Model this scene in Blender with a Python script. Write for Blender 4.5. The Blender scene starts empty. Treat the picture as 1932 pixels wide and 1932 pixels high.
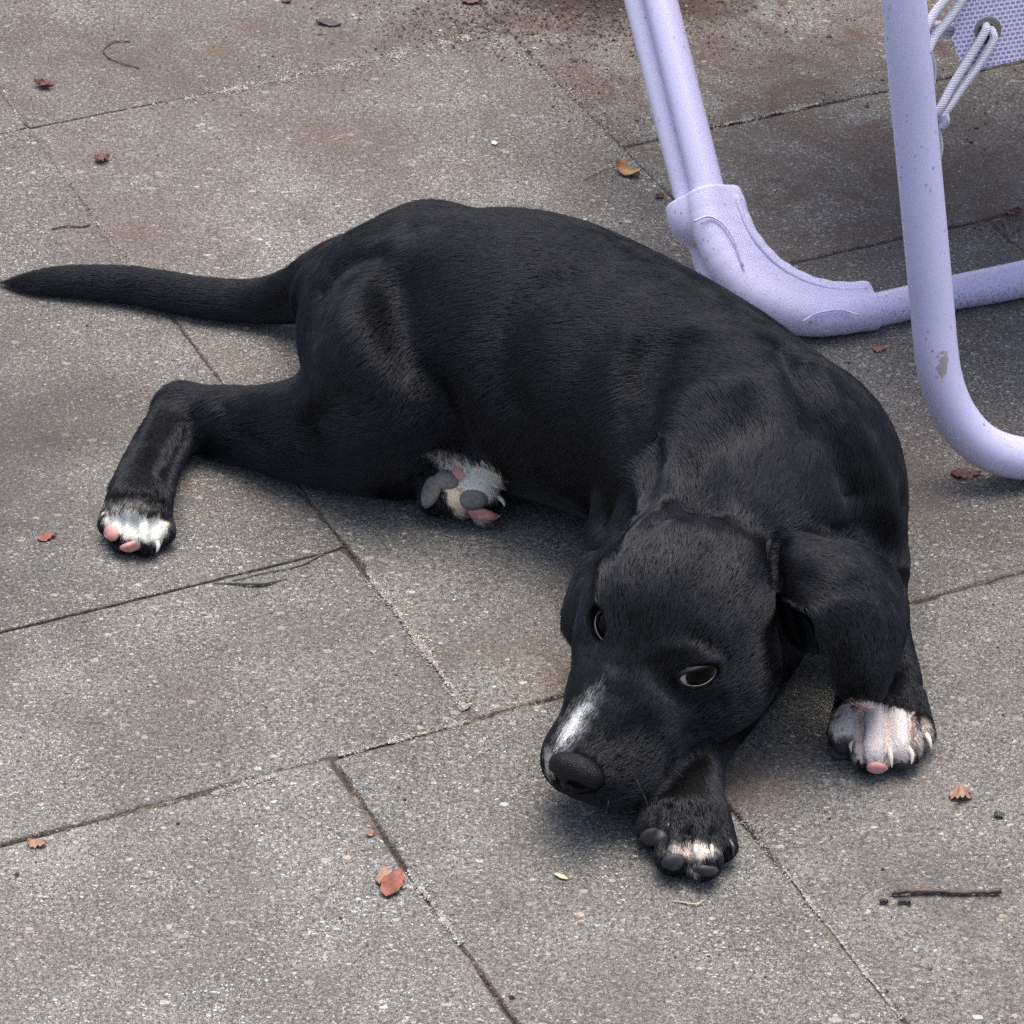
import bpy, math, random
import numpy as np
from mathutils import Vector, Matrix
random.seed(7); RNG = np.random.default_rng(7)

# ------------------------------------------------------------------ camera
PX = 0.0003466                      # one unit of the design grid, in metres
PAVER = 0.2
PITCH, ROLL, FOC = 0.5994, 0.0308, 4.0221
CAM_H = 7.6009 * PAVER
CAM_Y = -CAM_H / math.tan(PITCH)
CAM = np.array([0.0, CAM_Y, CAM_H])
_f = np.array([0, math.cos(PITCH), -math.sin(PITCH)])
_r = np.array([1.0, 0, 0]); _u = np.cross(_r, _f)
CR = math.cos(ROLL) * _r + math.sin(ROLL) * _u
CU = -math.sin(ROLL) * _r + math.cos(ROLL) * _u
CF = _f
sc = bpy.context.scene
cd = bpy.data.cameras.new('camera'); cam = bpy.data.objects.new('camera', cd)
sc.collection.objects.link(cam)
cam.matrix_world = Matrix(((CR[0], CU[0], -CF[0], CAM[0]), (CR[1], CU[1], -CF[1], CAM[1]), (CR[2], CU[2], -CF[2], CAM[2]), (0, 0, 0, 1)))
cd.sensor_fit = 'HORIZONTAL'; cd.sensor_width = 36; cd.lens = 36 * FOC
cd.clip_start = 0.1; cd.clip_end = 500
cd.dof.use_dof = True; cd.dof.focus_distance = 2.58; cd.dof.aperture_fstop = 56
sc.camera = cam

# ------------------------------------------------------------------ world, sun, exposure
SUN_EL, SUN_AZ = math.radians(76), math.radians(10)      # azimuth from +Y towards +X
w = bpy.data.worlds.new('World'); sc.world = w; w.use_nodes = True
nt = w.node_tree; bg = nt.nodes['Background']
sky = nt.nodes.new('ShaderNodeTexSky'); sky.sky_type = 'NISHITA'; sky.sun_disc = False
sky.sun_elevation = SUN_EL; sky.sun_rotation = SUN_AZ
sky.air_density = 1.0; sky.dust_density = 6.0; sky.ozone_density = 1.0
nt.links.new(sky.outputs[0], bg.inputs[0]); bg.inputs[1].default_value = 0.105
sl = bpy.data.lights.new('sun', 'SUN'); sl.energy = 1.25; sl.angle = math.radians(48); sl.color = (1, 0.99, 0.965)
sun = bpy.data.objects.new('sun', sl); sc.collection.objects.link(sun)
sd = Vector((math.sin(SUN_AZ) * math.cos(SUN_EL), math.cos(SUN_AZ) * math.cos(SUN_EL), math.sin(SUN_EL)))
sun.rotation_euler = sd.to_track_quat('Z', 'Y').to_euler()
sc.view_settings.view_transform = 'Standard'; sc.view_settings.look = 'None'
sc.view_settings.exposure = 1.22; sc.view_settings.gamma = 1; sc.view_settings.use_curve_mapping = False
sc.cycles.use_denoising = False
sc.cycles.max_bounces = 6; sc.cycles.transparent_max_bounces = 8

# ------------------------------------------------------------------ helpers
def P(x, y, z=0.0):
    """point seen at (x, y) on a 1932 grid of the view, at height z (grid units) -> metres"""
    a = (x / 1932 - .5) / FOC; b = (.5 - y / 1932) / FOC
    d = CF + a * CR + b * CU
    t = (z * PX - CAM[2]) / d[2]
    return CAM + d * t
def PU(x, y, z=0.0): return P(x, y, z) / PX      # same, in grid units
def camdir(v):                                    # (right, up, toward viewer) -> world
    v = np.asarray(v, float); return v[0] * CR + v[1] * CU - v[2] * CF
def link(o, parent=None):
    sc.collection.objects.link(o)
    if parent is not None: o.parent = parent
    return o
def tag(o, label=None, cat=None, group=None, kind=None):
    if label: o['label'] = label
    if cat: o['category'] = cat
    if group: o['group'] = group
    if kind: o['kind'] = kind
    return o
def empty(name, loc=(0, 0, 0)):
    o = bpy.data.objects.new(name, None); o.location = loc; o.empty_display_size = .02
    return link(o)
def mesh_obj(name, verts, faces, m=None, parent=None, smooth=True):
    """verts are world metres; a parent is always unrotated, so its location is taken off"""
    verts = np.asarray(verts, float)
    if parent is not None:
        q = parent; off = np.zeros(3)
        while q is not None: off += np.array(q.location); q = q.parent
        verts = verts - off
    me = bpy.data.meshes.new(name); me.from_pydata(verts.tolist(), [], [tuple(int(i) for i in f) for f in faces])
    if smooth: me.polygons.foreach_set('use_smooth', [True] * len(me.polygons))
    if m: me.materials.append(m)
    me.update()
    return link(bpy.data.objects.new(name, me), parent)
def tube_mesh(pts, rad, n=20, cap=True):
    """tube through world points (metres) with radii, parallel-transported frame"""
    pts = np.asarray(pts, float); m = len(pts)
    rad = np.broadcast_to(np.asarray(rad, float), (m,))
    T = np.gradient(pts, axis=0); T /= np.linalg.norm(T, axis=1)[:, None] + 1e-12
    N = np.cross(T[0], [0.3, 0.2, 0.9]); N /= np.linalg.norm(N)
    V = []; F = []
    for i in range(m):
        N = N - T[i] * (N @ T[i]); N /= np.linalg.norm(N) + 1e-12
        B = np.cross(T[i], N)
        for k in range(n):
            a = 2 * math.pi * k / n
            V.append(pts[i] + rad[i] * (math.cos(a) * N + math.sin(a) * B))
    for i in range(m - 1):
        for k in range(n):
            F.append((i * n + k, i * n + (k + 1) % n, (i + 1) * n + (k + 1) % n, (i + 1) * n + k))
    if cap:
        F.append(tuple(range(n))[::-1]); F.append(tuple((m - 1) * n + k for k in range(n)))
    return V, F
def spline(ctrl, n=12):
    """Catmull-Rom through control rows"""
    c = np.asarray(ctrl, float); c = np.vstack([2 * c[0] - c[1], c, 2 * c[-1] - c[-2]])
    out = []
    for i in range(1, len(c) - 2):
        for t in np.linspace(0, 1, n, endpoint=False):
            p0, p1, p2, p3 = c[i - 1:i + 3]
            out.append(.5 * (2 * p1 + (p2 - p0) * t + (2 * p0 - 5 * p1 + 4 * p2 - p3) * t * t + (3 * p1 - p0 - 3 * p2 + p3) * t ** 3))
    out.append(c[-2]); return np.array(out)
def join(parts):
    V = []; F = []
    for v, f in parts:
        o = len(V); V += [list(q) for q in v]; F += [tuple(i + o for i in g) for g in f]
    return V, F

class Mat:
    def __init__(s, name):
        s.m = bpy.data.materials.new(name); s.m.use_nodes = True
        s.t = s.m.node_tree; s.b = s.t.nodes['Principled BSDF']; s.o = s.t.nodes['Material Output']
    def n(s, ty, **kw):
        x = s.t.nodes.new(ty)
        for k, v in kw.items():
            if k.startswith('i_'):
                key = k[2:]; key = int(key) if key.isdigit() else key
                x.inputs[key].default_value = v
            else: setattr(x, k, v)
        return x
    def l(s, a, b): s.t.links.new(a, b)
    def set(s, **kw):
        for k, v in kw.items(): s.b.inputs[k.replace('_', ' ')].default_value = v
    def noise(s, scale, detail=4, rough=.6, vec=None, dist=0):
        x = s.n('ShaderNodeTexNoise'); x.inputs['Scale'].default_value = scale; x.inputs['Detail'].default_value = detail
        x.inputs['Roughness'].default_value = rough; x.inputs['Distortion'].default_value = dist
        if vec is not None: s.l(vec, x.inputs['Vector'])
        return x
    def ramp(s, fac, stops, interp='LINEAR'):
        x = s.n('ShaderNodeValToRGB'); x.color_ramp.interpolation = interp
        e = x.color_ramp.elements
        while len(e) < len(stops): e.new(.5)
        for q, (p, c) in zip(e, stops):
            q.position = p; q.color = c if len(c) == 4 else (*c, 1)
        s.l(fac, x.inputs[0]); return x
    def mix(s, fac, a, b, mode='MIX'):
        x = s.n('ShaderNodeMix'); x.data_type = 'RGBA'; x.blend_type = mode
        for sock, v in ((x.inputs[0], fac), (x.inputs[6], a), (x.inputs[7], b)):
            if isinstance(v, (int, float)): sock.default_value = v
            elif isinstance(v, (tuple, list)): sock.default_value = v if len(v) == 4 else (*v, 1)
            else: s.l(v, sock)
        return x.outputs[2]
    def math(s, op, a, b=None, clamp=False):
        x = s.n('ShaderNodeMath'); x.operation = op; x.use_clamp = clamp
        for i, v in enumerate((a, b)):
            if v is None: continue
            if isinstance(v, (int, float)): x.inputs[i].default_value = v
            else: s.l(v, x.inputs[i])
        return x.outputs[0]
    def bump(s, h, strength, dist):
        x = s.n('ShaderNodeBump'); x.inputs['Strength'].default_value = strength; x.inputs['Distance'].default_value = dist
        s.l(h, x.inputs['Height']); s.l(x.outputs[0], s.b.inputs['Normal']); return x
def g(v): return (v, v, v)

# ------------------------------------------------------------------ materials
def mat_paver():
    M = Mat('weathered_concrete')
    geo = M.n('ShaderNodeNewGeometry'); pos = geo.outputs['Position']
    oi = M.n('ShaderNodeObjectInfo')
    base = M.ramp(M.noise(9, 5, .6, pos).outputs[0], [(.3, (.110, .107, .097)), (.52, (.147, .143, .131)), (.72, (.184, .179, .166))]).outputs[0]
    hue = M.ramp(M.noise(4.5, 4, .6, pos, .6).outputs[0], [(.42, (0, 0, 0)), (.68, (1, 1, 1))]).outputs[0]
    base = M.mix(M.math('MULTIPLY', hue, .22), base, (.140, .116, .098))
    # fine sand grain
    gr = M.noise(1500, 3, .75, pos).outputs[0]
    base = M.mix(1.0, base, M.ramp(gr, [(.32, g(.05)), (.5, g(.5)), (.67, g(1))]).outputs[0], 'OVERLAY')
    gr2 = M.noise(380, 4, .75, pos).outputs[0]
    base = M.mix(.95, base, M.ramp(gr2, [(.34, g(.16)), (.5, g(.5)), (.66, g(.86))]).outputs[0], 'OVERLAY')
    # pale aggregate flecks of two sizes
    def flecks(scale, cut, amt, col):
        nonlocal base
        mp = M.n('ShaderNodeMapping'); mp.inputs['Rotation'].default_value = (0, 0, .4); mp.inputs['Scale'].default_value = (1, 1.5, 1)
        wv = M.mix(.0022, pos, M.noise(600, 2, .5, pos).outputs[1], 'ADD')
        M.l(wv, mp.inputs[0])
        v = M.n('ShaderNodeTexVoronoi'); v.inputs['Scale'].default_value = scale; v.inputs['Randomness'].default_value = 1
        M.l(mp.outputs[0], v.inputs['Vector'])
        sep = M.n('ShaderNodeSeparateColor'); M.l(v.outputs['Color'], sep.inputs[0])
        rad = M.math('MULTIPLY', sep.outputs[0], .34)
        near = M.math('LESS_THAN', v.outputs['Distance'], rad)
        pick = M.math('GREATER_THAN', sep.outputs[1], cut)
        f = M.math('MULTIPLY', M.math('MULTIPLY', near, pick), amt)
        c = M.ramp(sep.outputs[2], [(0, (.30, .28, .25)), (.5, col), (.8, (.62, .60, .56)), (1, (.46, .34, .25))]).outputs[0]
        base = M.mix(f, base, c); return f
    f1 = flecks(190, .62, .9, (.55, .54, .51)); f2 = flecks(400, .35, .9, (.62, .61, .58)); f3 = flecks(100, .86, .8, (.5, .49, .46)); f4 = flecks(700, .2, .8, (.5, .49, .47))
    # dark pits
    v = M.n('ShaderNodeTexVoronoi'); v.inputs['Scale'].default_value = 330; M.l(pos, v.inputs['Vector'])
    sp = M.n('ShaderNodeSeparateColor'); M.l(v.outputs['Color'], sp.inputs[0])
    pit = M.math('MULTIPLY', M.math('LESS_THAN', v.outputs['Distance'], .25), M.math('GREATER_THAN', sp.outputs[0], .72))
    base = M.mix(M.math('MULTIPLY', pit, .6), base, (.045, .04, .036))
    # broad stains: damp dark clouds, reddish soil film that also paints in chair shade, pale sand film
    st = M.ramp(M.noise(6.5, 6, .65, pos, 1.2).outputs[0], [(.45, g(0)), (.7, g(1))]).outputs[0]
    base = M.mix(M.math('MULTIPLY', st, .5), base, (.085, .072, .062))
    at = M.n('ShaderNodeAttribute'); at.attribute_type = 'OBJECT'; at.attribute_name = 'soil'
    so = M.ramp(M.noise(14, 8, .72, pos, 1.5).outputs[0], [(.40, g(0)), (.62, g(1))]).outputs[0]
    base = M.mix(M.math('MULTIPLY', M.math('MULTIPLY', so, at.outputs['Fac']), .75), base, (.085, .052, .038))
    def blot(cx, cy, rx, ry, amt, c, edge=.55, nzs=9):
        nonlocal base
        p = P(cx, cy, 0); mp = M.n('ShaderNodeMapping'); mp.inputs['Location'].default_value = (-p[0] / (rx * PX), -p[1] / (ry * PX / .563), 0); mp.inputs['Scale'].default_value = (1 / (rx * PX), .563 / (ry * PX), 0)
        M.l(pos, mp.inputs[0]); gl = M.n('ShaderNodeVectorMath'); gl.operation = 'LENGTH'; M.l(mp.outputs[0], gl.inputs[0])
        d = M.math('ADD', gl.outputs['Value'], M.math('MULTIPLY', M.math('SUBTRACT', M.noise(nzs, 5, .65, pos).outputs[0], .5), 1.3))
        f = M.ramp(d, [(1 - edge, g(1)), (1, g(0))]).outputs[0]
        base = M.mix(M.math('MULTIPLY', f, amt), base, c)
    blot(-120, 870, 470, 420, .72, (.055, .052, .049), .9); blot(420, 120, 800, 250, .30, (.095, .078, .066), .8, 12)            # soft dark patch at the left
    blot(1150, -30, 420, 150, .92, (.030, .022, .018), .6, 26); blot(1850, 330, 280, 200, .45, (.075, .050, .038), .6, 22); blot(1500, 130, 260, 130, .4, (.075, .058, .045), .6, 20)  # soil stains at the top and behind the chair, its shade painted in
    blot(410, 95, 42, 22, .6, (.13, .10, .07), .25, 12); blot(470, 45, 38, 18, .4, (.13, .095, .075), .3, 12)
    blot(250, 420, 260, 130, .35, (.10, .07, .06), .7, 14); blot(620, 260, 220, 80, .25, (.11, .078, .064), .7, 14); blot(320, 1330, 260, 120, .18, (.09, .075, .068), .7)
    blot(1420, 1480, 110, 60, .5, (.24, .165, .12), .8, 20); blot(1080, 1290, 90, 50, .4, (.21, .15, .11), .8, 20); blot(1720, 900, 130, 90, .35, (.19, .14, .11), .8, 20); blot(1100, 1080, 200, 60, .15, (.09, .08, .075), .8); blot(1800, 800, 160, 90, .3, (.15, .10, .085), .8, 18)
    rnd = M.ramp(oi.outputs['Random'], [(0, g(.42)), (1, g(.56))]).outputs[0]
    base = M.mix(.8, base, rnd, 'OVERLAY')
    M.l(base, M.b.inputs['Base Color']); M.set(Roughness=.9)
    M.b.inputs['Specular IOR Level'].default_value = .3
    h = M.math('ADD', M.math('MULTIPLY', gr, .5), M.math('MULTIPLY', gr2, 1.0))
    h = M.math('SUBTRACT', h, M.math('MULTIPLY', pit, .8))
    M.bump(h, .7, .0012)
    return M.m
def mat_bed():
    M = Mat('joint_sand'); geo = M.n('ShaderNodeNewGeometry'); pos = geo.outputs['Position']
    a = M.noise(900, 3, .7, pos).outputs[0]; b = M.noise(16, 5, .65, pos, .5).outputs[0]
    dark = M.ramp(a, [(.3, (.03, .025, .02)), (.6, (.085, .072, .055)), (.8, (.18, .16, .12))]).outputs[0]
    lite = M.ramp(a, [(.3, (.12, .105, .075)), (.55, (.30, .27, .20)), (.8, (.48, .44, .36))]).outputs[0]
    c = M.mix(M.ramp(b, [(.48, g(0)), (.58, g(1))]).outputs[0], dark, lite)
    gm = M.ramp(M.noise(22, 4, .6, pos).outputs[0], [(.6, g(0)), (.7, g(1))]).outputs[0]
    c = M.mix(M.math('MULTIPLY', gm, .5), c, (.06, .075, .03))
    M.l(c, M.b.inputs['Base Color']); M.set(Roughness=.95); M.bump(a, 1, .002); return M.m
def mat_sand(name, stops):
    M = Mat(name); oi = M.n('ShaderNodeNewGeometry')
    c = M.ramp(oi.outputs['Random Per Island'], stops).outputs[0]
    M.l(c, M.b.inputs['Base Color']); M.set(Roughness=.9); return M.m
def mat_lav(name='lavender_powder_coat', base=(.65, .625, .87), plastic=False, dirt=.4):
    M = Mat(name); tc = M.n('ShaderNodeNewGeometry'); pos = tc.outputs['Position']
    n1 = M.noise(30, 4, .6, pos).outputs[0]
    c = M.mix(M.math('MULTIPLY', n1, .25), base, tuple(x * .82 for x in base))
    # scattered dark specks
    v = M.n('ShaderNodeTexVoronoi'); v.inputs['Scale'].default_value = 260; M.l(pos, v.inputs['Vector'])
    sp = M.n('ShaderNodeSeparateColor'); M.l(v.outputs['Color'], sp.inputs[0])
    s = M.math('MULTIPLY', M.math('LESS_THAN', v.outputs['Distance'], M.math('MULTIPLY', sp.outputs[1], .34)), M.math('GREATER_THAN', sp.outputs[0], .72))
    cl = M.ramp(M.noise(25, 3, .6, pos).outputs[0], [(.42, g(.1)), (.65, g(1))]).outputs[0]
    c = M.mix(M.math('MULTIPLY', M.math('MULTIPLY', s, cl), .65), c, (.10, .08, .12))
    fs = M.ramp(M.noise(500, 2, .6, pos).outputs[0], [(.62, g(0)), (.72, g(1))]).outputs[0]
    c = M.mix(M.math('MULTIPLY', fs, .3), c, (.25, .22, .36))
    # soil splash close to the ground
    sx = M.n('ShaderNodeSeparateXYZ'); M.l(pos, sx.inputs[0])
    low = M.ramp(sx.outputs[2], [(0, g(1)), (.008, g(.8)), (.022, g(.25)), (.05, g(0))]).outputs[0]
    sn = M.ramp(M.noise(520, 6, .75, pos).outputs[0], [(.50, g(0)), (.60, g(1))]).outputs[0]
    c = M.mix(M.math('MULTIPLY', M.math('MULTIPLY', low, sn), dirt * 2, True), c, (.10, .07, .045))
    p = P(1779, 690, 285); mp = M.n('ShaderNodeMapping'); mp.inputs['Scale'].default_value = (1 / .0065, 1 / .03, 1 / .014); mp.inputs['Location'].default_value = tuple(-p[i] * k for i, k in enumerate((1 / .0065, 1 / .03, 1 / .014)))
    M.l(pos, mp.inputs[0]); gl = M.n('ShaderNodeVectorMath'); gl.operation = 'LENGTH'; M.l(mp.outputs[0], gl.inputs[0])
    sc_ = M.ramp(M.math('ADD', gl.outputs['Value'], M.math('MULTIPLY', M.math('SUBTRACT', M.noise(160, 4, .8, pos).outputs[0], .5), 3.0)), [(.55, g(1)), (.7, g(0))]).outputs[0]
    c = M.mix(M.math('MULTIPLY', sc_, .8), c, (.34, .27, .22))
    M.l(c, M.b.inputs['Base Color']); M.set(Roughness=.5 if plastic else .42)
    M.b.inputs['Specular IOR Level'].default_value = .45
    M.bump(M.noise(420 if plastic else 250, 3, .6, pos).outputs[0], .18 if plastic else .04, .001)
    return M.m
def plain(name, col, rough=.5, spec=.5, sub=0, var=.0, vs=200, bump=0, coat=0):
    M = Mat(name); M.set(Roughness=rough); M.b.inputs['Specular IOR Level'].default_value = spec
    pos = M.n('ShaderNodeTexCoord').outputs['Object']
    nz = M.noise(vs, 4, .6, pos).outputs[0]
    c = M.mix(M.ramp(nz, [(.3, g(0)), (.7, g(1))]).outputs[0], tuple(x * (1 - var) for x in col), tuple(min(1, x * (1 + var)) for x in col))
    M.l(c, M.b.inputs['Base Color'])
    if sub: M.b.inputs['Subsurface Weight'].default_value = sub; M.b.inputs['Subsurface Radius'].default_value = (.004, .0015, .001); M.b.inputs['Subsurface Scale'].default_value = 1
    if bump: M.bump(nz, bump, .0008)
    if coat: M.b.inputs['Coat Weight'].default_value = coat; M.b.inputs['Coat Roughness'].default_value = .05
    return M.m
PAV, BED = mat_paver(), mat_bed()

# ------------------------------------------------------------------ paving
YAW, X0, Y0, OFF = 0.4602, 4.3604, 9.0015, 0.4856
def pav2world(X, Y):            # paver grid coordinates -> world metres (ground)
    X = X + X0; Y = Y + Y0; c, s = math.cos(YAW), math.sin(YAW)
    return np.array([(c * X - s * Y) * PAVER, (s * X + c * Y) * PAVER + CAM_Y, 0.0])
bed = mesh_obj('ground', [(-60, -60, -.0017), (60, -60, -.0017), (60, 60, -.0017), (-60, 60, -.0017)], [(0, 1, 2, 3)], BED, smooth=False)
tag(bed, kind='structure')
def slab_mesh(seed, sx, sy, gap=.0013, th=.03, ar=1):
    """a concrete slab with a worn, slightly ragged rounded arris"""
    r = np.random.default_rng(seed); ring = []; step = .009
    hx, hy = sx / 2 - gap, sy / 2 - gap
    for k in range(4):
        hl, ho = (hx, hy) if k % 2 == 0 else (hy, hx)
        n = int(2 * hl / step); t = np.linspace(-1, 1, n, endpoint=False) * (hl - .002)
        w = np.cumsum(r.normal(0, 1, n)); w -= np.linspace(w[0], w[-1], n); w = (w / (abs(w).max() + 1e-6) * .0008 + r.normal(0, .00028, n)) * (.4 + .6 * ar)
        a = k * math.pi / 2; c, s_ = math.cos(a), math.sin(a)
        ring += [(c * x - s_ * y, s_ * x + c * y) for x, y in zip(t, -ho + w)]
    ring = np.array(ring); m = len(ring); V = []; F = []
    hh = np.array([hx, hy])
    for (ins, z) in ((0, -th), (0, -.0020 * ar), (.0006 * ar, -.0008 * ar), (.0017 * ar, 0)):
        q = ring * (1 - ins / hh); j = r.normal(0, .00022, m) if -.01 < z < 0 else np.zeros(m)
        V += [(x, y, z + j[i]) for i, (x, y) in enumerate(q)]
    for l in range(3):
        for i in range(m): F.append((l * m + i, l * m + (i + 1) % m, (l + 1) * m + (i + 1) % m, (l + 1) * m + i))
    F.append(tuple(range(3 * m, 4 * m)))
    me = bpy.data.meshes.new('paving_slab'); me.from_pydata(V, [], F); me.materials.append(PAV); me.update(); return me
patio = empty('patio'); tag(patio, kind='structure')
RECTS = [(-2.486, -.486, -2, 0), (-.486, .514, -2, 0), (.514, 2.514, -2, 0), (2.514, 3.514, -2, 0), (-4.486, -2.486, -2, 0),
         (-2, 0, 0, 1.001), (-2, 0, .9968, 4), (0, 1, 0, 2), (0, 2, 2, 4), (1, 3, 0, 2), (2, 4, 2, 3), (2, 4, 3, 5), (-3, -2, 0, 3), (-5, -3, 0, 2), (-4, -3, 2, 4), (-3, -2, 3, 4),
         (-2, 0, 4.0006, 6), (0, 2, 4.0006, 6), (3, 5, 0, 2), (4, 6, 2, 3), (4, 6, 3, 5), (2, 4, 5, 7), (4, 6, 5, 7), (-4, -2, 4, 6)]
for (i0, j0) in [(i, j) for i in range(-6, 7, 2) for j in (-6, -4)]: RECTS.append((i0 + .2 * (j0 == -4), i0 + 2 + .2 * (j0 == -4), j0, j0 + 2))
RECTS += [(-6.486, -4.486, -2, 0), (3.514, 5.514, -2, 0), (5.514, 7.514, -2, 0), (5, 7, 0, 2), (6, 8, 2, 3), (6, 8, 3, 5), (6, 8, 5, 7)]
RECTS += [(i, i + 2, 7, 9) for i in (2, 4, 6)] + [(i, i + 2, 6, 8) for i in (-4, -2, 0)] + [(-6, -4, 2, 4), (-7, -5, 0, 2), (-6, -4, 4, 6)]
def inside(x, y): return any(a < x < b and c < y < d for a, b, c, d in RECTS)
for q, (a, b, c, d) in enumerate(RECTS):
    p = pav2world((a + b) / 2, (c + d) / 2)
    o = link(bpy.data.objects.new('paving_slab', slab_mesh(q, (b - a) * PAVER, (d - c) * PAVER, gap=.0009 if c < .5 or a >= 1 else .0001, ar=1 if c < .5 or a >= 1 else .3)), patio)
    o.location = (p[0], p[1], random.uniform(-.0005, .0005)); o.rotation_euler = (random.uniform(-.002, .002), random.uniform(-.002, .002), YAW)
    o['soil'] = float(max(0, min(1, (p[1] - .02) / .55)) * (.5 + .5 * (p[0] > .02)) + .05)  # soil film, heavier towards the back right, also stands in for the chair's shade
V = []; F = []
for j in range(-60, 110, 1):
    for i in range(-80, 80, 2):
        if j % 2: continue
        if any(inside(i + dx, j + dy) for dx in (.1, 1, 1.9) for dy in (.1, 1, 1.9)): 
            cells = [(i + u, j + v, 1, 1) for u in (0, 1) for v in (0, 1) if not any(inside(i + u + du, j + v + dv) for du in (.05, .5, .95) for dv in (.05, .5, .95))]
        else: cells = [(i, j, 2, 2)]
        for x, y, wd, ht in cells:
            m_ = .009; o = len(V)
            for z in (-.03, 0):
                for X, Y in ((x + m_, y + m_), (x + wd - m_, y + m_), (x + wd - m_, y + ht - m_), (x + m_, y + ht - m_)):
                    p = pav2world(X, Y); V.append((p[0], p[1], z))
            F += [(o + 4, o + 5, o + 6, o + 7)] + [(o + k, o + (k + 1) % 4, o + 4 + (k + 1) % 4, o + 4 + k) for k in range(4)]
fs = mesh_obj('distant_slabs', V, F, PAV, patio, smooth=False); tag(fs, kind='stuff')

# ------------------------------------------------------------------ the dog: one implicit body, polygonised
LO = np.array([-1060., -1330., -6.]); HI = np.array([900., 1000., 620.]); VX = 4.0
# head frame (camera-space directions)
_F = np.array([-.51, -.70, .50]); _F /= np.linalg.norm(_F)
_L = np.array([.79, -.42, .46]); _L -= _F * (_F @ _L); _L /= np.linalg.norm(_L)
_U = np.cross(_F, _L)
HF, HL, HU = camdir(_F), camdir(_L), camdir(_U)
HO = PU(1220, 1232, 240)
def H(l, f, u): return HO + l * HL + f * HF + u * HU
DIM = np.ceil((HI - LO) / VX).astype(int)
FIELD = np.full(DIM, 60.0, np.float32)
AX = [LO[k] + VX * np.arange(DIM[k], dtype=np.float32) for k in range(3)]
def window(lo, hi, pad):
    a = np.clip(np.floor((np.asarray(lo) - pad - LO) / VX).astype(int), 0, DIM); b = np.clip(np.ceil((np.asarray(hi) + pad - LO) / VX).astype(int) + 1, 0, DIM)
    if (b <= a).any(): return None
    return tuple(slice(i, j) for i, j in zip(a, b))
def coords(w): return np.meshgrid(AX[0][w[0]], AX[1][w[1]], AX[2][w[2]], indexing='ij', sparse=True)
def smin(a, b, k):
    if k <= 0: return np.minimum(a, b)
    h = np.clip(k - np.abs(a - b), 0, None) / k
    return np.minimum(a, b) - h * h * k * .25
def smax(a, b, k): return -smin(-a, -b, k)
def apply(w, d, k, mode):
    f = FIELD[w]
    FIELD[w] = smin(f, d, k) if mode == 'add' else smax(f, -d, k)
def cone(a, b, ra, rb, k=20, mode='add'):
    a = np.asarray(a, float); b = np.asarray(b, float); r = max(ra, rb)
    w = window(np.minimum(a, b) - r, np.maximum(a, b) + r, k + 8)
    if w is None: return
    X, Y, Z = coords(w); ba = b - a; L2 = ba @ ba + 1e-9
    px, py, pz = X - a[0], Y - a[1], Z - a[2]
    t = np.clip((px * ba[0] + py * ba[1] + pz * ba[2]) / L2, 0, 1)
    d = np.sqrt((px - t * ba[0]) ** 2 + (py - t * ba[1]) ** 2 + (pz - t * ba[2]) ** 2) - (ra + (rb - ra) * t)
    apply(w, d.astype(np.float32), k, mode)
def chain(pts, k=20, kin=40, n=10):
    """pts: rows (x, y, z, r) on the view grid; smoothed and swept"""
    q = np.array([np.append(PU(*p[:3]), p[3]) for p in pts]); sweep(q, k, n)
def sweep(q, k=20, n=10):
    s = spline(q, n)
    # build the limb on its own first so that only its outside is blended
    r = s[:, 3].max(); w = window(s[:, :3].min(0) - r, s[:, :3].max(0) + r, k + 8)
    if w is None: return
    loc = np.full(tuple(x.stop - x.start for x in w), 1e3, np.float32)
    o = np.array([x.start for x in w])
    for i in range(len(s) - 1):
        a, b, ra, rb = s[i, :3], s[i + 1, :3], s[i, 3], s[i + 1, 3]; rr = max(ra, rb)
        w2 = window(np.minimum(a, b) - rr, np.maximum(a, b) + rr, k + 10)
        if w2 is None: continue
        X, Y, Z = coords(w2); ba = b - a; L2 = ba @ ba + 1e-9
        px, py, pz = X - a[0], Y - a[1], Z - a[2]
        t = np.clip((px * ba[0] + py * ba[1] + pz * ba[2]) / L2, 0, 1)
        d = np.sqrt((px - t * ba[0]) ** 2 + (py - t * ba[1]) ** 2 + (pz - t * ba[2]) ** 2) - (ra + (rb - ra) * t)
        w3 = tuple(slice(x.start - oo, x.stop - oo) for x, oo in zip(w2, o))
        w3 = tuple(slice(max(0, x.start), x.stop) for x in w3)
        tgt = loc[w3]; sh = tgt.shape
        if sh != d.shape: d = d[:sh[0], :sh[1], :sh[2]]
        loc[w3] = np.minimum(tgt, d)
    apply(w, loc, k, 'add')
def ellip(c, rad, axes=None, k=20, mode='add'):
    c = np.asarray(c, float); rad = np.asarray(rad, float)
    A = np.eye(3) if axes is None else np.array(axes, float)
    r = rad.max(); w = window(c - r, c + r, k + 8)
    if w is None: return
    X, Y, Z = coords(w); x, y, z = X - c[0], Y - c[1], Z - c[2]
    u = [A[i, 0] * x + A[i, 1] * y + A[i, 2] * z for i in range(3)]
    k0 = np.sqrt(sum((u[i] / rad[i]) ** 2 for i in range(3)))
    k1 = np.sqrt(sum((u[i] / rad[i] ** 2) ** 2 for i in range(3))) + 1e-6
    apply(w, (k0 * (k0 - 1) / k1).astype(np.float32), k, mode)
def ball(x, y, z, r, k=20, mode='add'): ellip(PU(x, y, z), (r, r, r), None, k, mode)
HAX = (HL, HF, HU)
def hel(c, rad, k=20, mode='add'): ellip(H(*c), rad, HAX, k, mode)
def hcone(a, b, ra, rb, k=20, mode='add'): cone(H(*a), H(*b), ra, rb, k, mode)
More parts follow.
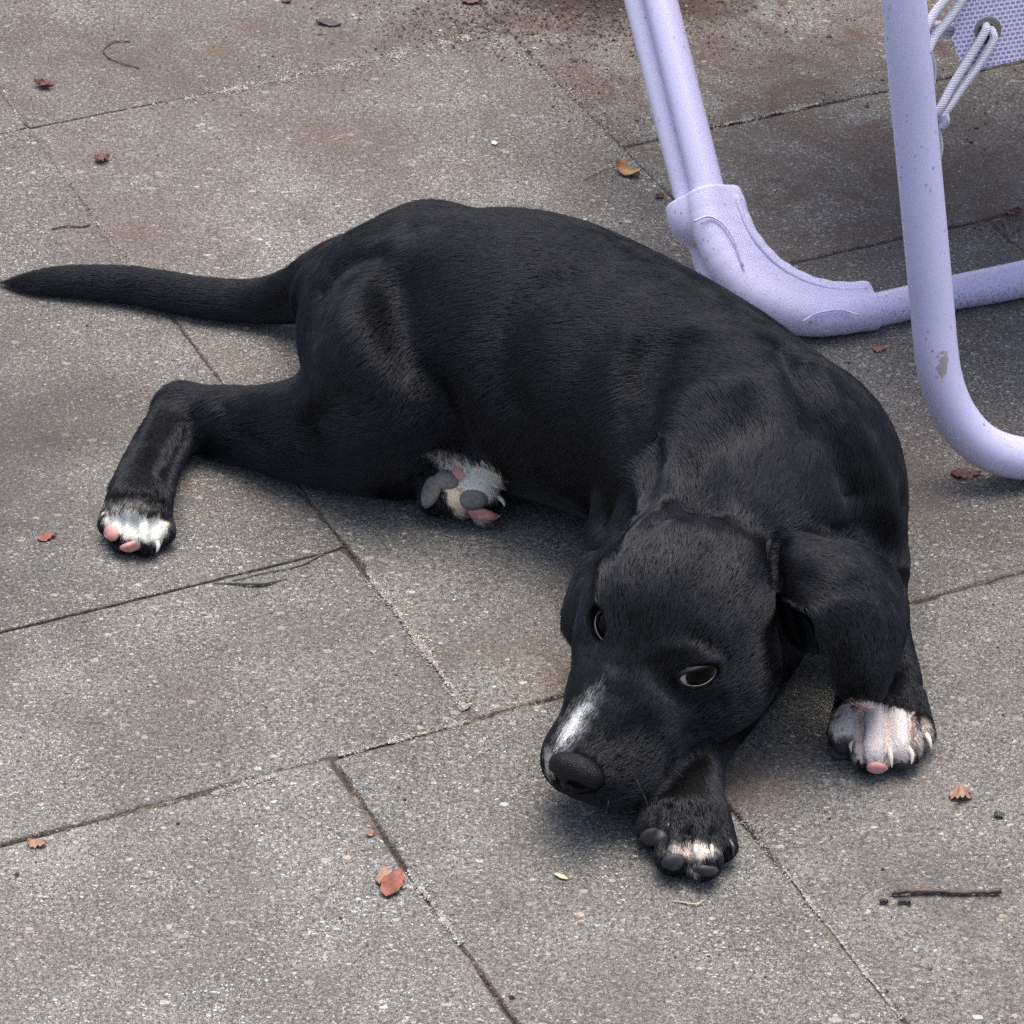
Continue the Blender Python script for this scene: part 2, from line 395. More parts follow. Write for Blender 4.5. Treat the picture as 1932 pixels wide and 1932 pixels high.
def patch(grid, th, k=12, nu=34, nv=22):
    """thin flap: rows of control points (world grid units), swept by small balls"""
    G = np.array(grid, float)
    rows = [spline(r_, max(2, nv // (len(r_) - 1))) for r_ in G]; R = np.stack(rows)
    S = np.stack([spline(R[:, j], max(2, nu // (len(G) - 1))) for j in range(R.shape[1])], 1)
    S = S.reshape(-1, 3); pad = th + k + 6
    w = window(S.min(0), S.max(0), pad); o = [x.start for x in w]
    loc = np.full(tuple(x.stop - x.start for x in w), 1e3, np.float32)
    for p in S:
        w2 = window(p, p, th + max(k, 6) + 4)
        if w2 is None: continue
        X, Y, Z = coords(w2)
        d = np.sqrt((X - p[0]) ** 2 + (Y - p[1]) ** 2 + (Z - p[2]) ** 2) - th
        w3 = tuple(slice(max(0, x.start - oo), x.stop - oo) for x, oo in zip(w2, o)); t = loc[w3]
        if t.shape != d.shape: d = d[:t.shape[0], :t.shape[1], :t.shape[2]]
        loc[w3] = np.minimum(t, d)
    apply(w, loc, k, 'add')
    return S

# --- trunk
def surf(x, y):
    """first point of the body on the sight line through (x, y)"""
    p1 = PU(x, y, 600); p0 = PU(x, y, 0); n = 420
    t = np.linspace(0, 1, n)[:, None]; q = p1 + (p0 - p1) * t
    i = np.clip(np.round((q - LO) / VX).astype(int), 0, DIM - 1); v = FIELD[i[:, 0], i[:, 1], i[:, 2]]
    h = np.argmax(v < 0) if (v < 0).any() else n - 1
    return q[h]
TOV = -CF
RELIEF = []
def groove(pts, sig, depth): RELIEF.append((spline(np.array(pts, float), 5), sig, -depth))
def ridge(pts, sig, height): RELIEF.append((spline(np.array(pts, float), 5), sig, height))
chain([(790, 628, 228, 231), (900, 642, 255, 248), (1010, 668, 262, 264), (1170, 730, 262, 252), (1310, 808, 262, 244), (1433, 925, 258, 256)], 30)
chain([(640, 560, 190, 92), (760, 600, 220, 150)], 60)
ball(812, 462, 380, 72, 60)
chain([(1546, 890, 320, 106), (1580, 965, 250, 106), (1610, 1060, 180, 95)], 50)
chain([(1420, 770, 390, 84), (1330, 862, 330, 108), (1295, 955, 210, 88)], 60)
# tail
chain([(720, 530, 230, 110), (630, 530, 150, 74), (555, 556, 80, 54), (480, 567, 48, 43), (380, 560, 40, 40), (250, 538, 36, 37), (130, 531, 29, 31), (65, 534, 19, 23), (10, 535, 6, 5)], 30)
# near hind leg: thigh, shank, hock, foot
chain([(740, 690, 270, 150), (722, 760, 195, 142), (735, 815, 120, 108), (770, 850, 95, 84)], 70)
chain([(750, 842, 90, 84), (660, 818, 105, 106), (590, 812, 100, 102), (500, 806, 75, 80), (420, 797, 64, 70), (350, 784, 56, 56)], 45)
chain([(348, 784, 56, 58), (312, 830, 54, 54), (285, 880, 52, 54), (268, 930, 56, 60), (262, 962, 54, 62)], 26)
cone(PU(340, 756, 78), PU(330, 765, 60), 26, 34, 20)
for x, y, z, r in ((212, 988, 34, 27), (235, 1014, 30, 30), (273, 1018, 30, 31), (305, 1002, 32, 27)):
    cone(PU(x + (262 - x) * .3, y - 42, z + 18), PU(x, y, z), r, r, 7)
# far hind foot, sole turned to the viewer
chain([(790, 870, 70, 55), (835, 915, 62, 50), (865, 935, 58, 44)], 14)
for x, y, z, r in ((818, 942, 48, 31), (836, 893, 80, 35), (885, 905, 84, 33), (905, 932, 66, 38), (915, 962, 34, 30)):
    ball(x, y, z, r, 6)
# near foreleg under the chin
chain([(1470, 1130, 130, 90), (1400, 1270, 95, 74), (1320, 1400, 60, 58), (1300, 1480, 52, 58), (1300, 1545, 48, 64)], 20)
for x, y, z, r in ((1238, 1562, 38, 35), (1272, 1614, 36, 34), (1325, 1624, 36, 34), (1362, 1596, 34, 27)):
    cone(PU(x * .75 + 1302 * .25, y - 62, z + 26), PU(x, y, z), r, r, 6)
# far foreleg beside the ear
chain([(1600, 1060, 170, 100), (1655, 1200, 90, 60), (1692, 1290, 60, 44), (1670, 1345, 54, 56)], 22)
for x, y, z, r in ((1598, 1384, 38, 35), (1646, 1418, 38, 38), (1702, 1410, 38, 37), (1738, 1385, 36, 26)):
    cone(PU(x * .75 + 1668 * .25, y - 68, z + 24), PU(x, y, z), r, r, 6)
# neck
chain([(1470, 900, 300, 205), (1400, 1000, 270, 178), (1330, 1060, 250, 150)], 40)
# rolled skin of the far cheek and neck
chain([(1162, 1075, 150, 44), (1160, 1000, 175, 46), (1175, 945, 215, 46), (1225, 925, 255, 40), (1268, 935, 285, 30)], 22)
chain([(1180, 1060, 212, 46), (1200, 1000, 240, 44), (1255, 968, 272, 40)], 40)
# --- head
hel((0, -125, 12), (158, 170, 126), 36)
hcone((0, -60, -25), (0, 60, -52), 138, 104, 60)
hel((112, -62, -72), (88, 118, 86), 50); hel((-84, -62, -66), (76, 112, 80), 50) # cheeks
hel((66, -22, 26), (52, 50, 34), 34); hel((-66, -22, 26), (52, 50, 34), 34)        # brows
hcone((0, 60, -64), (0, 180, -72), 96, 78, 50)                                    # muzzle
hel((42, 182, -88), (62, 74, 52), 30); hel((-38, 182, -86), (60, 74, 52), 30)     # flews
hcone((0, 60, -30), (0, 235, -38), 50, 42, 30)                                    # nasal bridge
hel((6, 240, -44), (50, 32, 46), 22)                                              # nose root
hcone((0, 40, -116), (0, 186, -130), 86, 46, 16)                                  # lower jaw
EP = {1: (95, 6, 26), -1: (-52, -14, 28)}
for s in (-1, 1):
    ellip(H(*EP[s]), (40, 40, 40), HAX, 22)
S_EARR = patch([
    [PU(1430, 1045, 295), PU(1440, 1070, 305), PU(1452, 1092, 305), PU(1462, 1112, 298)],
    [PU(1489, 1001, 338), PU(1497, 1045, 352), PU(1503, 1090, 354), PU(1504, 1135, 342)],
    [PU(1600, 1022, 325), PU(1590, 1070, 352), PU(1568, 1115, 354), PU(1536, 1160, 342)],
    [PU(1682, 1080, 262), PU(1660, 1130, 298), PU(1612, 1180, 300), PU(1556, 1225, 275)],
    [PU(1708, 1165, 195), PU(1690, 1210, 220), PU(1640, 1270, 215), PU(1580, 1295, 185)],
    [PU(1676, 1280, 145), PU(1662, 1308, 155), PU(1640, 1328, 152), PU(1610, 1322, 148)]], 8, 8, 60, 48)
patch([[PU(1472, 1118, 250), PU(1476, 1155, 232), PU(1486, 1195, 216), PU(1510, 1226, 208)],
       [PU(1500, 1135, 235), PU(1505, 1165, 222), PU(1512, 1195, 214), PU(1526, 1222, 212)],
       [PU(1528, 1160, 262), PU(1540, 1185, 255), PU(1548, 1205, 246), PU(1550, 1218, 240)]], 7, 6, 24, 24)
S_EARL = patch([
    [PU(1160, 1030, 235), PU(1150, 1060, 235), PU(1140, 1100, 230)],
    [PU(1105, 1065, 190), PU(1100, 1110, 200), PU(1110, 1150, 200)],
    [PU(1074, 1135, 130), PU(1082, 1160, 150), PU(1098, 1190, 150)],
    [PU(1068, 1178, 96), PU(1080, 1200, 100), PU(1100, 1215, 110)]], 9, 8, 36, 24)
EYES = []
for s in (-1, 1):
    out = (.72 * HL + .60 * HF + .30 * HU) if s > 0 else (-.36 * HL + .62 * HF + .55 * HU); out /= np.linalg.norm(out)
    hor = camdir((-1, -.30, .25)) if s > 0 else camdir((.30, -1, .35)); hor -= out * (hor @ out); hor /= np.linalg.norm(hor)   # towards the inner corner
    ver = np.cross(out, hor)
    if ver @ HU < 0: ver = -ver
    c = H(*EP[s]) + (out * 9 if s < 0 else 0)
    EYES.append((s, c, out, hor, ver))
    ellip(c + out * 36, (36, 20, 32), (hor, ver, out), 5, 'sub')
for s in (-1, 1):
    pts = [H(s * 22, 262, -112), H(s * 70, 232, -128), H(s * 104, 160, -126)]
    qs = spline(np.array(pts), 6)
    for a_, b_ in zip(qs[:-1], qs[1:]): cone(a_, b_, 5, 5, 10, 'sub')
# the body rests on the ground
wz = window(LO, HI, 0); Zc = AX[2][None, None, :]
FIELD[:] = smax(FIELD, (2.0 - Zc) * np.ones_like(FIELD), 8)

# soft relief of muscle and bone, laid along lines on the body
groove([(745, 530), (765, 620), (800, 710), (832, 800), (845, 860)], 50, 24)
groove([(800, 700), (840, 770), (880, 850)], 24, 8)
groove([(610, 545), (650, 500), (720, 480)], 26, 9)
ridge([(640, 620), (680, 540), (740, 480)], 40, 6)
groove([(1070, 525), (1005, 560), (962, 610), (950, 680), (965, 750)], 34, 7)
ridge([(1130, 560), (1060, 620), (1040, 720)], 45, 7)
groove([(1260, 640), (1230, 710), (1218, 790), (1235, 880)], 50, 17)
groove([(1225, 640), (1180, 760), (1190, 880)], 30, 6)
ridge([(1200, 640), (1290, 620), (1380, 640)], 26, 7)
ridge([(1255, 890), (1275, 800), (1330, 745), (1400, 740)], 32, 13)
groove([(1330, 950), (1320, 880), (1350, 830), (1420, 800)], 34, 6)
groove([(1480, 650), (1520, 730), (1570, 830), (1610, 940)], 30, 15)
ridge([(1550, 700), (1600, 790), (1655, 890), (1680, 990)], 28, 9)
groove([(1560, 1010), (1640, 1000), (1690, 1040)], 26, 5)
groove([(1165, 1050), (1180, 985), (1235, 945), (1300, 940)], 18, 4)
groove([(1235, 990), (1290, 955), (1340, 962)], 22, 4)
ridge([(1190, 1010), (1230, 975), (1280, 965)], 14, 3)
groove([(1300, 975), (1340, 962), (1400, 985), (1450, 1020)], 24, 3)
# face
groove([(1232, 1210), (1275, 1130), (1320, 1040)], 26, 5)
groove([(1190, 1180), (1180, 1250), (1160, 1310)], 22, 6)
ridge([(1160, 1120), (1200, 1050), (1270, 1000)], 22, 5)
ridge([(1255, 1225), (1300, 1228), (1345, 1250)], 16, 6)
groove([(1225, 1262), (1255, 1300), (1300, 1330), (1350, 1325)], 17, 6)
ridge([(1145, 1290), (1118, 1350), (1085, 1400)], 20, 5)
groove([(1150, 1400), (1180, 1380), (1210, 1370)], 18, 5)
ridge([(1160, 1470), (1210, 1440), (1260, 1400)], 26, 5)
groove([(1260, 1480), (1330, 1400), (1400, 1330)], 18, 5)
groove([(1466, 1020), (1458, 1065), (1464, 1105)], 13, 9)
ridge([(1478, 1030), (1500, 1012), (1560, 1020)], 12, 4)
groove([(1500, 1085), (1560, 1110), (1620, 1100)], 26, 6)
for g_ in ([(1622, 1335), (1624, 1380), (1622, 1430)], [(1672, 1340), (1675, 1385), (1677, 1435)], [(1720, 1345), (1722, 1380), (1724, 1420)],
           [(1262, 1520), (1256, 1560), (1250, 1600)], [(1298, 1570), (1298, 1605), (1299, 1640)], [(1346, 1570), (1347, 1600), (1350, 1632)],
           [(230, 978), (226, 1002), (222, 1028)], [(254, 980), (254, 1008), (253, 1036)], [(288, 980), (289, 1005), (290, 1030)]): groove(g_, 8, 9)
# cords on the hock and shank
groove([(430, 770), (400, 810), (385, 850)], 16, 7)
groove([(360, 790), (330, 840), (300, 890)], 14, 6)
ridge([(330, 740), (300, 770), (275, 830)], 14, 4)
groove([(215, 950), (260, 935), (310, 950)], 12, 5)
RELP = [(np.array([surf(*p) for p in pts]), sig, am * (1.45 if sig >= 26 else 1.15)) for pts, sig, am in RELIEF]

def surface_nets(Fd):
    ins = Fd < 0
    nx, ny, nz = Fd.shape
    cnt = np.zeros((nx - 1, ny - 1, nz - 1), np.uint8)
    for a in (0, 1):
        for b in (0, 1):
            for c in (0, 1): cnt += ins[a:nx - 1 + a, b:ny - 1 + b, c:nz - 1 + c]
    act = np.argwhere((cnt > 0) & (cnt < 8))
    idx = np.full(cnt.shape, -1, np.int32); idx[tuple(act.T)] = np.arange(len(act))
    corners = [(a, b, c) for a in (0, 1) for b in (0, 1) for c in (0, 1)]
    val = {c: Fd[act[:, 0] + c[0], act[:, 1] + c[1], act[:, 2] + c[2]] for c in corners}
    acc = np.zeros((len(act), 3)); n = np.zeros(len(act))
    for c in corners:
        for ax in range(3):
            if c[ax]: continue
            d = list(c); d[ax] = 1; d = tuple(d); va, vb = val[c], val[d]
            m = (va < 0) != (vb < 0); t = np.where(m, va / np.where(m, va - vb, 1), 0)
            p = np.array(c, float)[None] + np.eye(3)[ax][None] * t[:, None]
            acc += p * m[:, None]; n += m
    V = act + acc / n[:, None]
    quads = []
    for ax in range(3):
        sl0 = [slice(1, -1)] * 3; sl1 = [slice(1, -1)] * 3; sl0[ax] = slice(0, -1); sl1[ax] = slice(1, None)
        A = ins[tuple(sl0)]; B = ins[tuple(sl1)]
        e = np.argwhere(A != B); off = np.array([1, 1, 1]); off[ax] = 0; e2 = e + off
        fl = A[tuple(e.T)]
        u, v = [(1, 2), (2, 0), (0, 1)][ax]
        def cell(du, dv):
            q = e2.copy(); q[:, u] -= du; q[:, v] -= dv; return idx[tuple(q.T)]
        Q = np.stack([cell(1, 1), cell(0, 1), cell(0, 0), cell(1, 0)], 1)
        Q[~fl] = Q[~fl][:, ::-1]
        quads.append(Q)
    Q = np.vstack(quads); Q = Q[(Q >= 0).all(1)]
    return V, Q
BV, BQ = surface_nets(FIELD); BV = BV * VX + LO
# drop loose fragments, then relax
def main_island(V, Q):
    par = np.arange(len(V))
    e = np.vstack([Q[:, [0, 1]], Q[:, [1, 2]], Q[:, [2, 3]], Q[:, [3, 0]]])
    lab = par.copy()
    for _ in range(400):
        m = np.minimum(lab[e[:, 0]], lab[e[:, 1]]); new = lab.copy()
        np.minimum.at(new, e[:, 0], m); np.minimum.at(new, e[:, 1], m); new = new[new]
        if (new == lab).all(): break
        lab = new
    big = np.bincount(lab).argmax(); keep = lab == big
    re = np.cumsum(keep) - 1; Q = Q[keep[Q].all(1)]
    return V[keep], re[Q]
BV, BQ = main_island(BV, BQ)
e = np.vstack([BQ[:, [0, 1]], BQ[:, [1, 2]], BQ[:, [2, 3]], BQ[:, [3, 0]]])
deg = np.bincount(e.ravel(), minlength=len(BV))[:, None]
for lam in (.5, -.52, .5, -.52):
    s_ = np.stack([np.bincount(e[:, 0], BV[e[:, 1], k], len(BV)) + np.bincount(e[:, 1], BV[e[:, 0], k], len(BV)) for k in range(3)], 1)
    BV = BV + lam * (s_ / deg - BV)
def normals(V, Q):
    n = np.cross(V[Q[:, 2]] - V[Q[:, 0]], V[Q[:, 3]] - V[Q[:, 1]]); o = np.zeros_like(V)
    for k in range(4):
        for c in range(3): o[:, c] += np.bincount(Q[:, k], n[:, c], len(V))
    return o / (np.linalg.norm(o, axis=1)[:, None] + 1e-9)
BN = normals(BV, BQ)
if ((BV - BV.mean(0)) * BN).sum() < 0: BQ = BQ[:, ::-1]; BN = -BN
disp = np.zeros(len(BV))
for path, sig, am in RELP:
    lo, hi = path.min(0) - 3 * sig, path.max(0) + 3 * sig
    m = np.where(((BV > lo) & (BV < hi)).all(1))[0]
    if not len(m): continue
    best = np.full(len(m), 1e9)
    for p0, p1 in zip(path[:-1], path[1:]):
        d = p1 - p0; t = np.clip(((BV[m] - p0) @ d) / (d @ d + 1e-9), 0, 1)
        best = np.minimum(best, ((BV[m] - p0 - t[:, None] * d) ** 2).sum(1))
    disp[m] += am * np.exp(-best / (sig * sig))
BV = BV + BN * disp[:, None]
BV[:, 2] = np.maximum(BV[:, 2], 1.5)
BN = normals(BV, BQ)
def project(V):
    """grid-unit world points -> (x, y) of the design view"""
    d = V * PX - CAM; z = d @ CF
    return np.stack([((d @ CR) / z * FOC + .5) * 1932, (.5 - (d @ CU) / z * FOC) * 1932], 1)
print('dog body', len(BV), len(BQ))

dog = empty('puppy', tuple(P(1100, 900, 0)))
tag(dog, 'black short haired puppy with white toes lying on the paving beside the lavender chair', 'dog')
DOG0 = np.array(dog.location)
def fast_mesh(name, V, Q, m, parent, off):
    me = bpy.data.meshes.new(name); n, k = Q.shape
    me.vertices.add(len(V)); me.vertices.foreach_set('co', (V - off).astype(np.float32).ravel())
    me.loops.add(n * k); me.loops.foreach_set('vertex_index', Q.astype(np.int32).ravel())
    me.polygons.add(n); me.polygons.foreach_set('loop_start', np.arange(n, dtype=np.int32) * k)
    me.polygons.foreach_set('use_smooth', np.ones(n, bool)); me.update(calc_edges=True); me.validate()
    me.materials.append(m); return link(bpy.data.objects.new(name, me), parent)
SKIN = plain('black_skin', (.012, .0115, .012), .7, .05)
body = fast_mesh('body', BV * PX, BQ, SKIN, dog, DOG0)

# ------------------------------------------------------------------ eyes
def bits(name, V, F, m, parent): return mesh_obj(name, np.asarray(V) * PX, F, m, parent)
def sphere_mesh(c, r, ax=np.eye(3), nu=32, nv=20, fn=None):
    """ellipsoid with axes ax (rows); fn(unit) -> scale"""
    V = []; F = []; r = np.broadcast_to(np.asarray(r, float), (3,)); ax = np.asarray(ax)
    for j in range(nv + 1):
        th = math.pi * j / nv
        for i in range(nu):
            ph = 2 * math.pi * i / nu
            u = np.array([math.sin(th) * math.cos(ph), math.sin(th) * math.sin(ph), math.cos(th)])
            k = 1 if fn is None else fn(u)
            V.append(np.asarray(c) + (u * r * k) @ ax)
    for j in range(nv):
        for i in range(nu): F.append((j * nu + i, (j + 1) * nu + i, (j + 1) * nu + (i + 1) % nu, j * nu + (i + 1) % nu))
    return V, F
def mat_eye():
    M = Mat('eye'); tc = M.n('ShaderNodeTexCoord'); sx = M.n('ShaderNodeSeparateXYZ'); M.l(tc.outputs['Object'], sx.inputs[0])
    z = M.math('DIVIDE', sx.outputs[2], 42 * PX)
    c = M.ramp(z, [(0, (.30, .25, .25)), (.70, (.46, .40, .40)), (.755, (.30, .27, .28)), (.785, (.004, .003, .003)), (.84, (.008, .0045, .003)), (.89, (.005, .003, .002)), (.905, (.0005, .0005, .0005))]).outputs[0]
    M.l(c, M.b.inputs['Base Color']); M.set(Roughness=.12); M.b.inputs['Coat Weight'].default_value = .05; M.b.inputs['Coat Roughness'].default_value = .02; M.b.inputs['Specular IOR Level'].default_value = .1
    return M.m
EYEM = mat_eye(); RIMM = plain('wet_eye_rim', (.010, .009, .010), .5, .3); RIML = plain('lower_lid', (.20, .175, .18), .18, .6, coat=.8)
for s, c, out, hor, ver in EYES:
    gz = out + (-.11 * hor if s > 0 else .02 * hor) + .05 * ver; gz /= np.linalg.norm(gz)
    V, F = sphere_mesh((0, 0, 0), 42 * PX, np.eye(3), 40, 28)
    o = mesh_obj('eye', V, F, EYEM, None); o.parent = dog
    z = Vector(gz); o.location = Vector(c * PX - DOG0); o.rotation_euler = z.to_track_quat('Z', 'Y').to_euler()
    # lids: a collar that hugs the ball and runs out into the face
    n = 48; V = []; F = []; prof = [(1.0, 1.012), (1.03, 1.055), (1.10, 1.075), (1.22, 1.06), (1.45, .98)]
    for k in range(n):
        a = 2 * math.pi * k / n; ca, sa = math.cos(a), math.sin(a)
        pw = 1.0 - .18 * max(0, abs(ca) - .6)
        for q, R_ in prof:
            hx = .74 * q * ca; vy = (.385 if sa > 0 else .335) * q * sa * (pw if q < 1.2 else 1)
            zz = math.sqrt(max(.02, 1 - min(.97, hx * hx + vy * vy)))
            V.append(c + 42 * R_ * (hor * hx + ver * vy + out * zz))
    m = len(prof)
    for k in range(n):
        for j in range(m - 1): F.append((k * m + j, k * m + j + 1, ((k + 1) % n) * m + j + 1, ((k + 1) % n) * m + j))
    bits('eyelid', V, F, RIMM, dog)
    # moist pale lower rim with its tear line
    pts = []
    for a in np.linspace(math.radians(188), math.radians(352), 22):
        hx, vy = .705 * math.cos(a), .31 * math.sin(a); zz = math.sqrt(1 - hx * hx - vy * vy)
        pts.append(c + 42 * 1.035 * (hor * hx + ver * vy + out * zz))
    V, F = tube_mesh(np.array(pts), np.interp(np.linspace(0, 1, 22), [0, .3, .8, 1], [.3, .7, .7, .2]), 8)
    bits('lid_rim', V, F, RIML, dog)
# ------------------------------------------------------------------ nose
def mat_nose():
    M = Mat('nose_leather'); tc = M.n('ShaderNodeTexCoord'); v = M.n('ShaderNodeTexVoronoi'); v.feature = 'DISTANCE_TO_EDGE'; v.inputs['Scale'].default_value = 620
    M.l(tc.outputs['Object'], v.inputs['Vector'])
    M.set(Base_Color=(.006, .006, .008, 1), Roughness=.48); M.b.inputs['Specular IOR Level'].default_value = .2
    h = M.ramp(v.outputs[0], [(0, g(0)), (.25, g(1))]).outputs[0]; M.bump(h, .5, .0006); return M.m
NO = H(10, 260, -18)
V, F = sphere_mesh((0, 0, 0), (1, 1, 1), np.eye(3), 72, 48)
V = np.array(V); out_ = []
for u in V:
    l, f, w_ = u
    p = np.array([l * 50, f * 31, w_ * 36])
    p[0] *= 1.0 + .12 * w_                       # wider above
    if w_ < 0: p[0] *= 1 + .45 * w_
    if f > 0: p[1] *= 1 - .18 * max(0, w_)
    for sd_ in (-1, 1):                          # nostrils with their side slits
        dx, dz = (p[0] - sd_ * 27) / 12.5, (p[2] + 4) / 9.5
        d1 = dx * dx + dz * dz
        dx, dz = (p[0] - sd_ * 42) / 15, (p[2] + 12) / 4.2
        d2 = dx * dx + dz * dz
        if f > -.1: p[1] -= 24 * math.exp(-d1 * d1) + 10 * math.exp(-d2)
    if f > 0 and w_ < .3: p[1] -= 5 * math.exp(-(p[0] / 3.0) ** 2)
    out_.append(NO + p[0] * HL + p[1] * HF + p[2] * HU)
bits('nose', out_, F, mat_nose(), dog)

from mathutils.bvhtree import BVHTree
_nb = BVHTree.FromPolygons([tuple(v) for v in out_], [tuple(f) for f in F])
NSM = plain('nostril', (.0008, .0008, .0008), .9, .05)
for (x, y, rx, ry, an) in ((1086, 1480, 16, 5, 8), (1044, 1464, 6, 6, -30)):
    a = PU(x, y, 620); d_ = PU(x, y, -5) - a; h_ = _nb.ray_cast(Vector(a), Vector(d_).normalized(), 3000)
    if h_[0] is None: continue
    n_ = np.array(h_[1]); n_ = n_ if n_ @ CF < 0 else -n_; X_ = camdir((math.cos(math.radians(-an)), math.sin(math.radians(-an)), 0)); X_ -= n_ * (X_ @ n_); X_ /= np.linalg.norm(X_); Y_ = np.cross(n_, X_)
    bits('nostril', *sphere_mesh(np.array(h_[0]), (rx, ry / max(.35, abs(n_ @ TOV)), 2.6), (X_, Y_, n_), 20, 12), NSM, dog)
# ------------------------------------------------------------------ pads and claws
PINK = plain('pink_pad', (.60, .30, .27), .6, .3, sub=.15, var=.18, vs=250, bump=.3)
GREY = plain('grey_pad', (.034, .034, .036), .6, .4, var=.5, vs=160, bump=.5); GREYL = plain('light_grey_pad', (.15, .143, .138), .6, .3, var=.45, vs=160, bump=.6)
CLAWL = plain('pale_claw', (.62, .56, .50), .3, .5, sub=.1); CLAWD = plain('dark_claw', (.03, .028, .028), .3, .5)
from mathutils.bvhtree import BVHTree
tri = np.vstack([BQ[:, [0, 1, 2]], BQ[:, [0, 2, 3]]])
BVH = BVHTree.FromPolygons([tuple(v) for v in BV.tolist()], [tuple(t) for t in BQ.tolist()])
def hit(x, y):
    a = PU(x, y, 620); b = PU(x, y, -5); d = b - a
    r = BVH.ray_cast(Vector(a), Vector(d).normalized(), 3000)
    if r[0] is None: return b, np.array([0, 0, 1.0]), False
    n = np.array(r[1]); n = n if n @ CF < 0 else -n
    return np.array(r[0]), n, True
PADS = []
def pad(x, y, rx, ry, ang, m, th=11, sink=3, name='toe_pad'):
    """leathery cushion that hugs the foot: a dome raised on the surface it covers"""
    p, n, ok = hit(x, y); a = math.radians(ang); ca, sa = math.cos(a), math.sin(a); nr, na = 9, 30; rng = np.random.default_rng(int(x))
    V = []; ph = rng.uniform(0, 6, 3)
    for i in range(nr + 1):
        r = i / nr
        for k in range(na):
            t = 2 * math.pi * k / na; w_ = 1 + .07 * math.sin(2 * t + ph[0]) + .04 * math.sin(3 * t + ph[1])
            u, v = r * rx * w_ * math.cos(t), r * ry * w_ * math.sin(t)
            q, nn, ok2 = hit(x + u * ca - v * sa, y + u * sa + v * ca)
            if not ok2 or np.linalg.norm(q - p) > 70: q = p + camdir((u * ca - v * sa, -(u * sa + v * ca), 0)) * .95 - n * 6; nn = n
            V.append((q, nn))
    Q = np.array([q for q, _ in V]).reshape(nr + 1, na, 3); N_ = np.array([q for _, q in V]).reshape(nr + 1, na, 3)
    for _ in range(3):
        N_[1:-1] = (N_[1:-1] + N_[:-2] + N_[2:] + np.roll(N_[1:-1], 1, 1) + np.roll(N_[1:-1], -1, 1)) / 5
        Q[1:-1] = (2 * Q[1:-1] + Q[:-2] + Q[2:] + np.roll(Q[1:-1], 1, 1) + np.roll(Q[1:-1], -1, 1)) / 6
    N_ /= np.linalg.norm(N_, axis=2)[:, :, None] + 1e-9
    r = np.linspace(0, 1, nr + 1)[:, None, None]; hgt = th * .62 * np.sqrt(np.clip(1 - r ** 3.2, 0, 1)) - 3.5 * r ** 6
    Q = Q + N_ * hgt
    F = [(i * na + k, (i + 1) * na + k, (i + 1) * na + (k + 1) % na, i * na + (k + 1) % na) for i in range(nr) for k in range(na)]
    X = camdir((ca, -sa, 0)); X -= n * (X @ n); X /= np.linalg.norm(X) + 1e-9; Y = np.cross(n, X)
    PADS.append((p, 0, rx, ry / max(.45, n @ TOV), X, Y, n))
    return bits(name, Q.reshape(-1, 3), F, m, dog)
pad(841, 906, 26, 21, 20, GREYL, 12, 2); pad(865, 894, 17, 13, 25, PINK, 9, 1); pad(893, 943, 30, 21, 12, GREYL, 12, 3); pad(911, 970, 32, 12, 14, PINK, 11, 1)
pad(813, 928, 18, 38, 18, GREYL, 9, 2, 'metatarsal_pad')
pad(210, 1006, 17, 16, -30, PINK, 9, 3); pad(247, 1031, 24, 10, -8, PINK, 10, 3)
pad(1231, 1579, 28, 18, -18, GREY, 9, 3); pad(1271, 1626, 26, 17, -15, GREY, 10, 3); pad(1332, 1642, 28, 11, 3, GREY, 9, 3)
pad(1588, 1420, 26, 18, -30, GREY, 8, 4); pad(1655, 1448, 24, 11, 4, PINK, 11, 2); pad(1706, 1447, 24, 9, 5, GREY, 7, 3)
def claw(x, y, dx, dy, ln, r, m=CLAWL):
    """starts at (x, y) on the paw and curves out and down towards (dx, dy)"""
    p, n, ok = hit(x, y); d = camdir((dx, -dy, .35)); d /= np.linalg.norm(d)
    pts = [p - n * 4 - d * ln * .25, p + n * 3 + d * ln * .25, p + n * 3 + d * ln * .65 - CU * 1.0, p + n * 0 + d * ln - CU * 3]
    V, F = tube_mesh(spline(np.array(pts), 4), np.interp(np.linspace(0, 1, 13), [0, .4, .8, 1], [r, r * .9, r * .5, r * .12]), 10)
    return bits('claw', V, F, m, dog)
claw(878, 884, .5, .8, 17, 4.5); claw(940, 938, .6, .75, 20, 5); claw(932, 912, .8, .3, 12, 4)
claw(297, 1024, -.1, 1, 16, 4.5); claw(300, 1038, .3, .8, 10, 4); claw(262, 1012, -.2, 1, 12, 4)
claw(1313, 1600, .15, 1, 20, 5); claw(1342, 1600, .12, 1, 20, 5); claw(1262, 1555, .1, 1, 16, 4.5, CLAWD); claw(1379, 1590, .15, 1, 22, 4.5, CLAWD)
claw(1608, 1402, .1, 1, 18, 4.5); claw(1679, 1418, .1, 1, 26, 5); claw(1716, 1414, .1, 1, 24, 5); claw(1749, 1388, .3, 1, 24, 5)

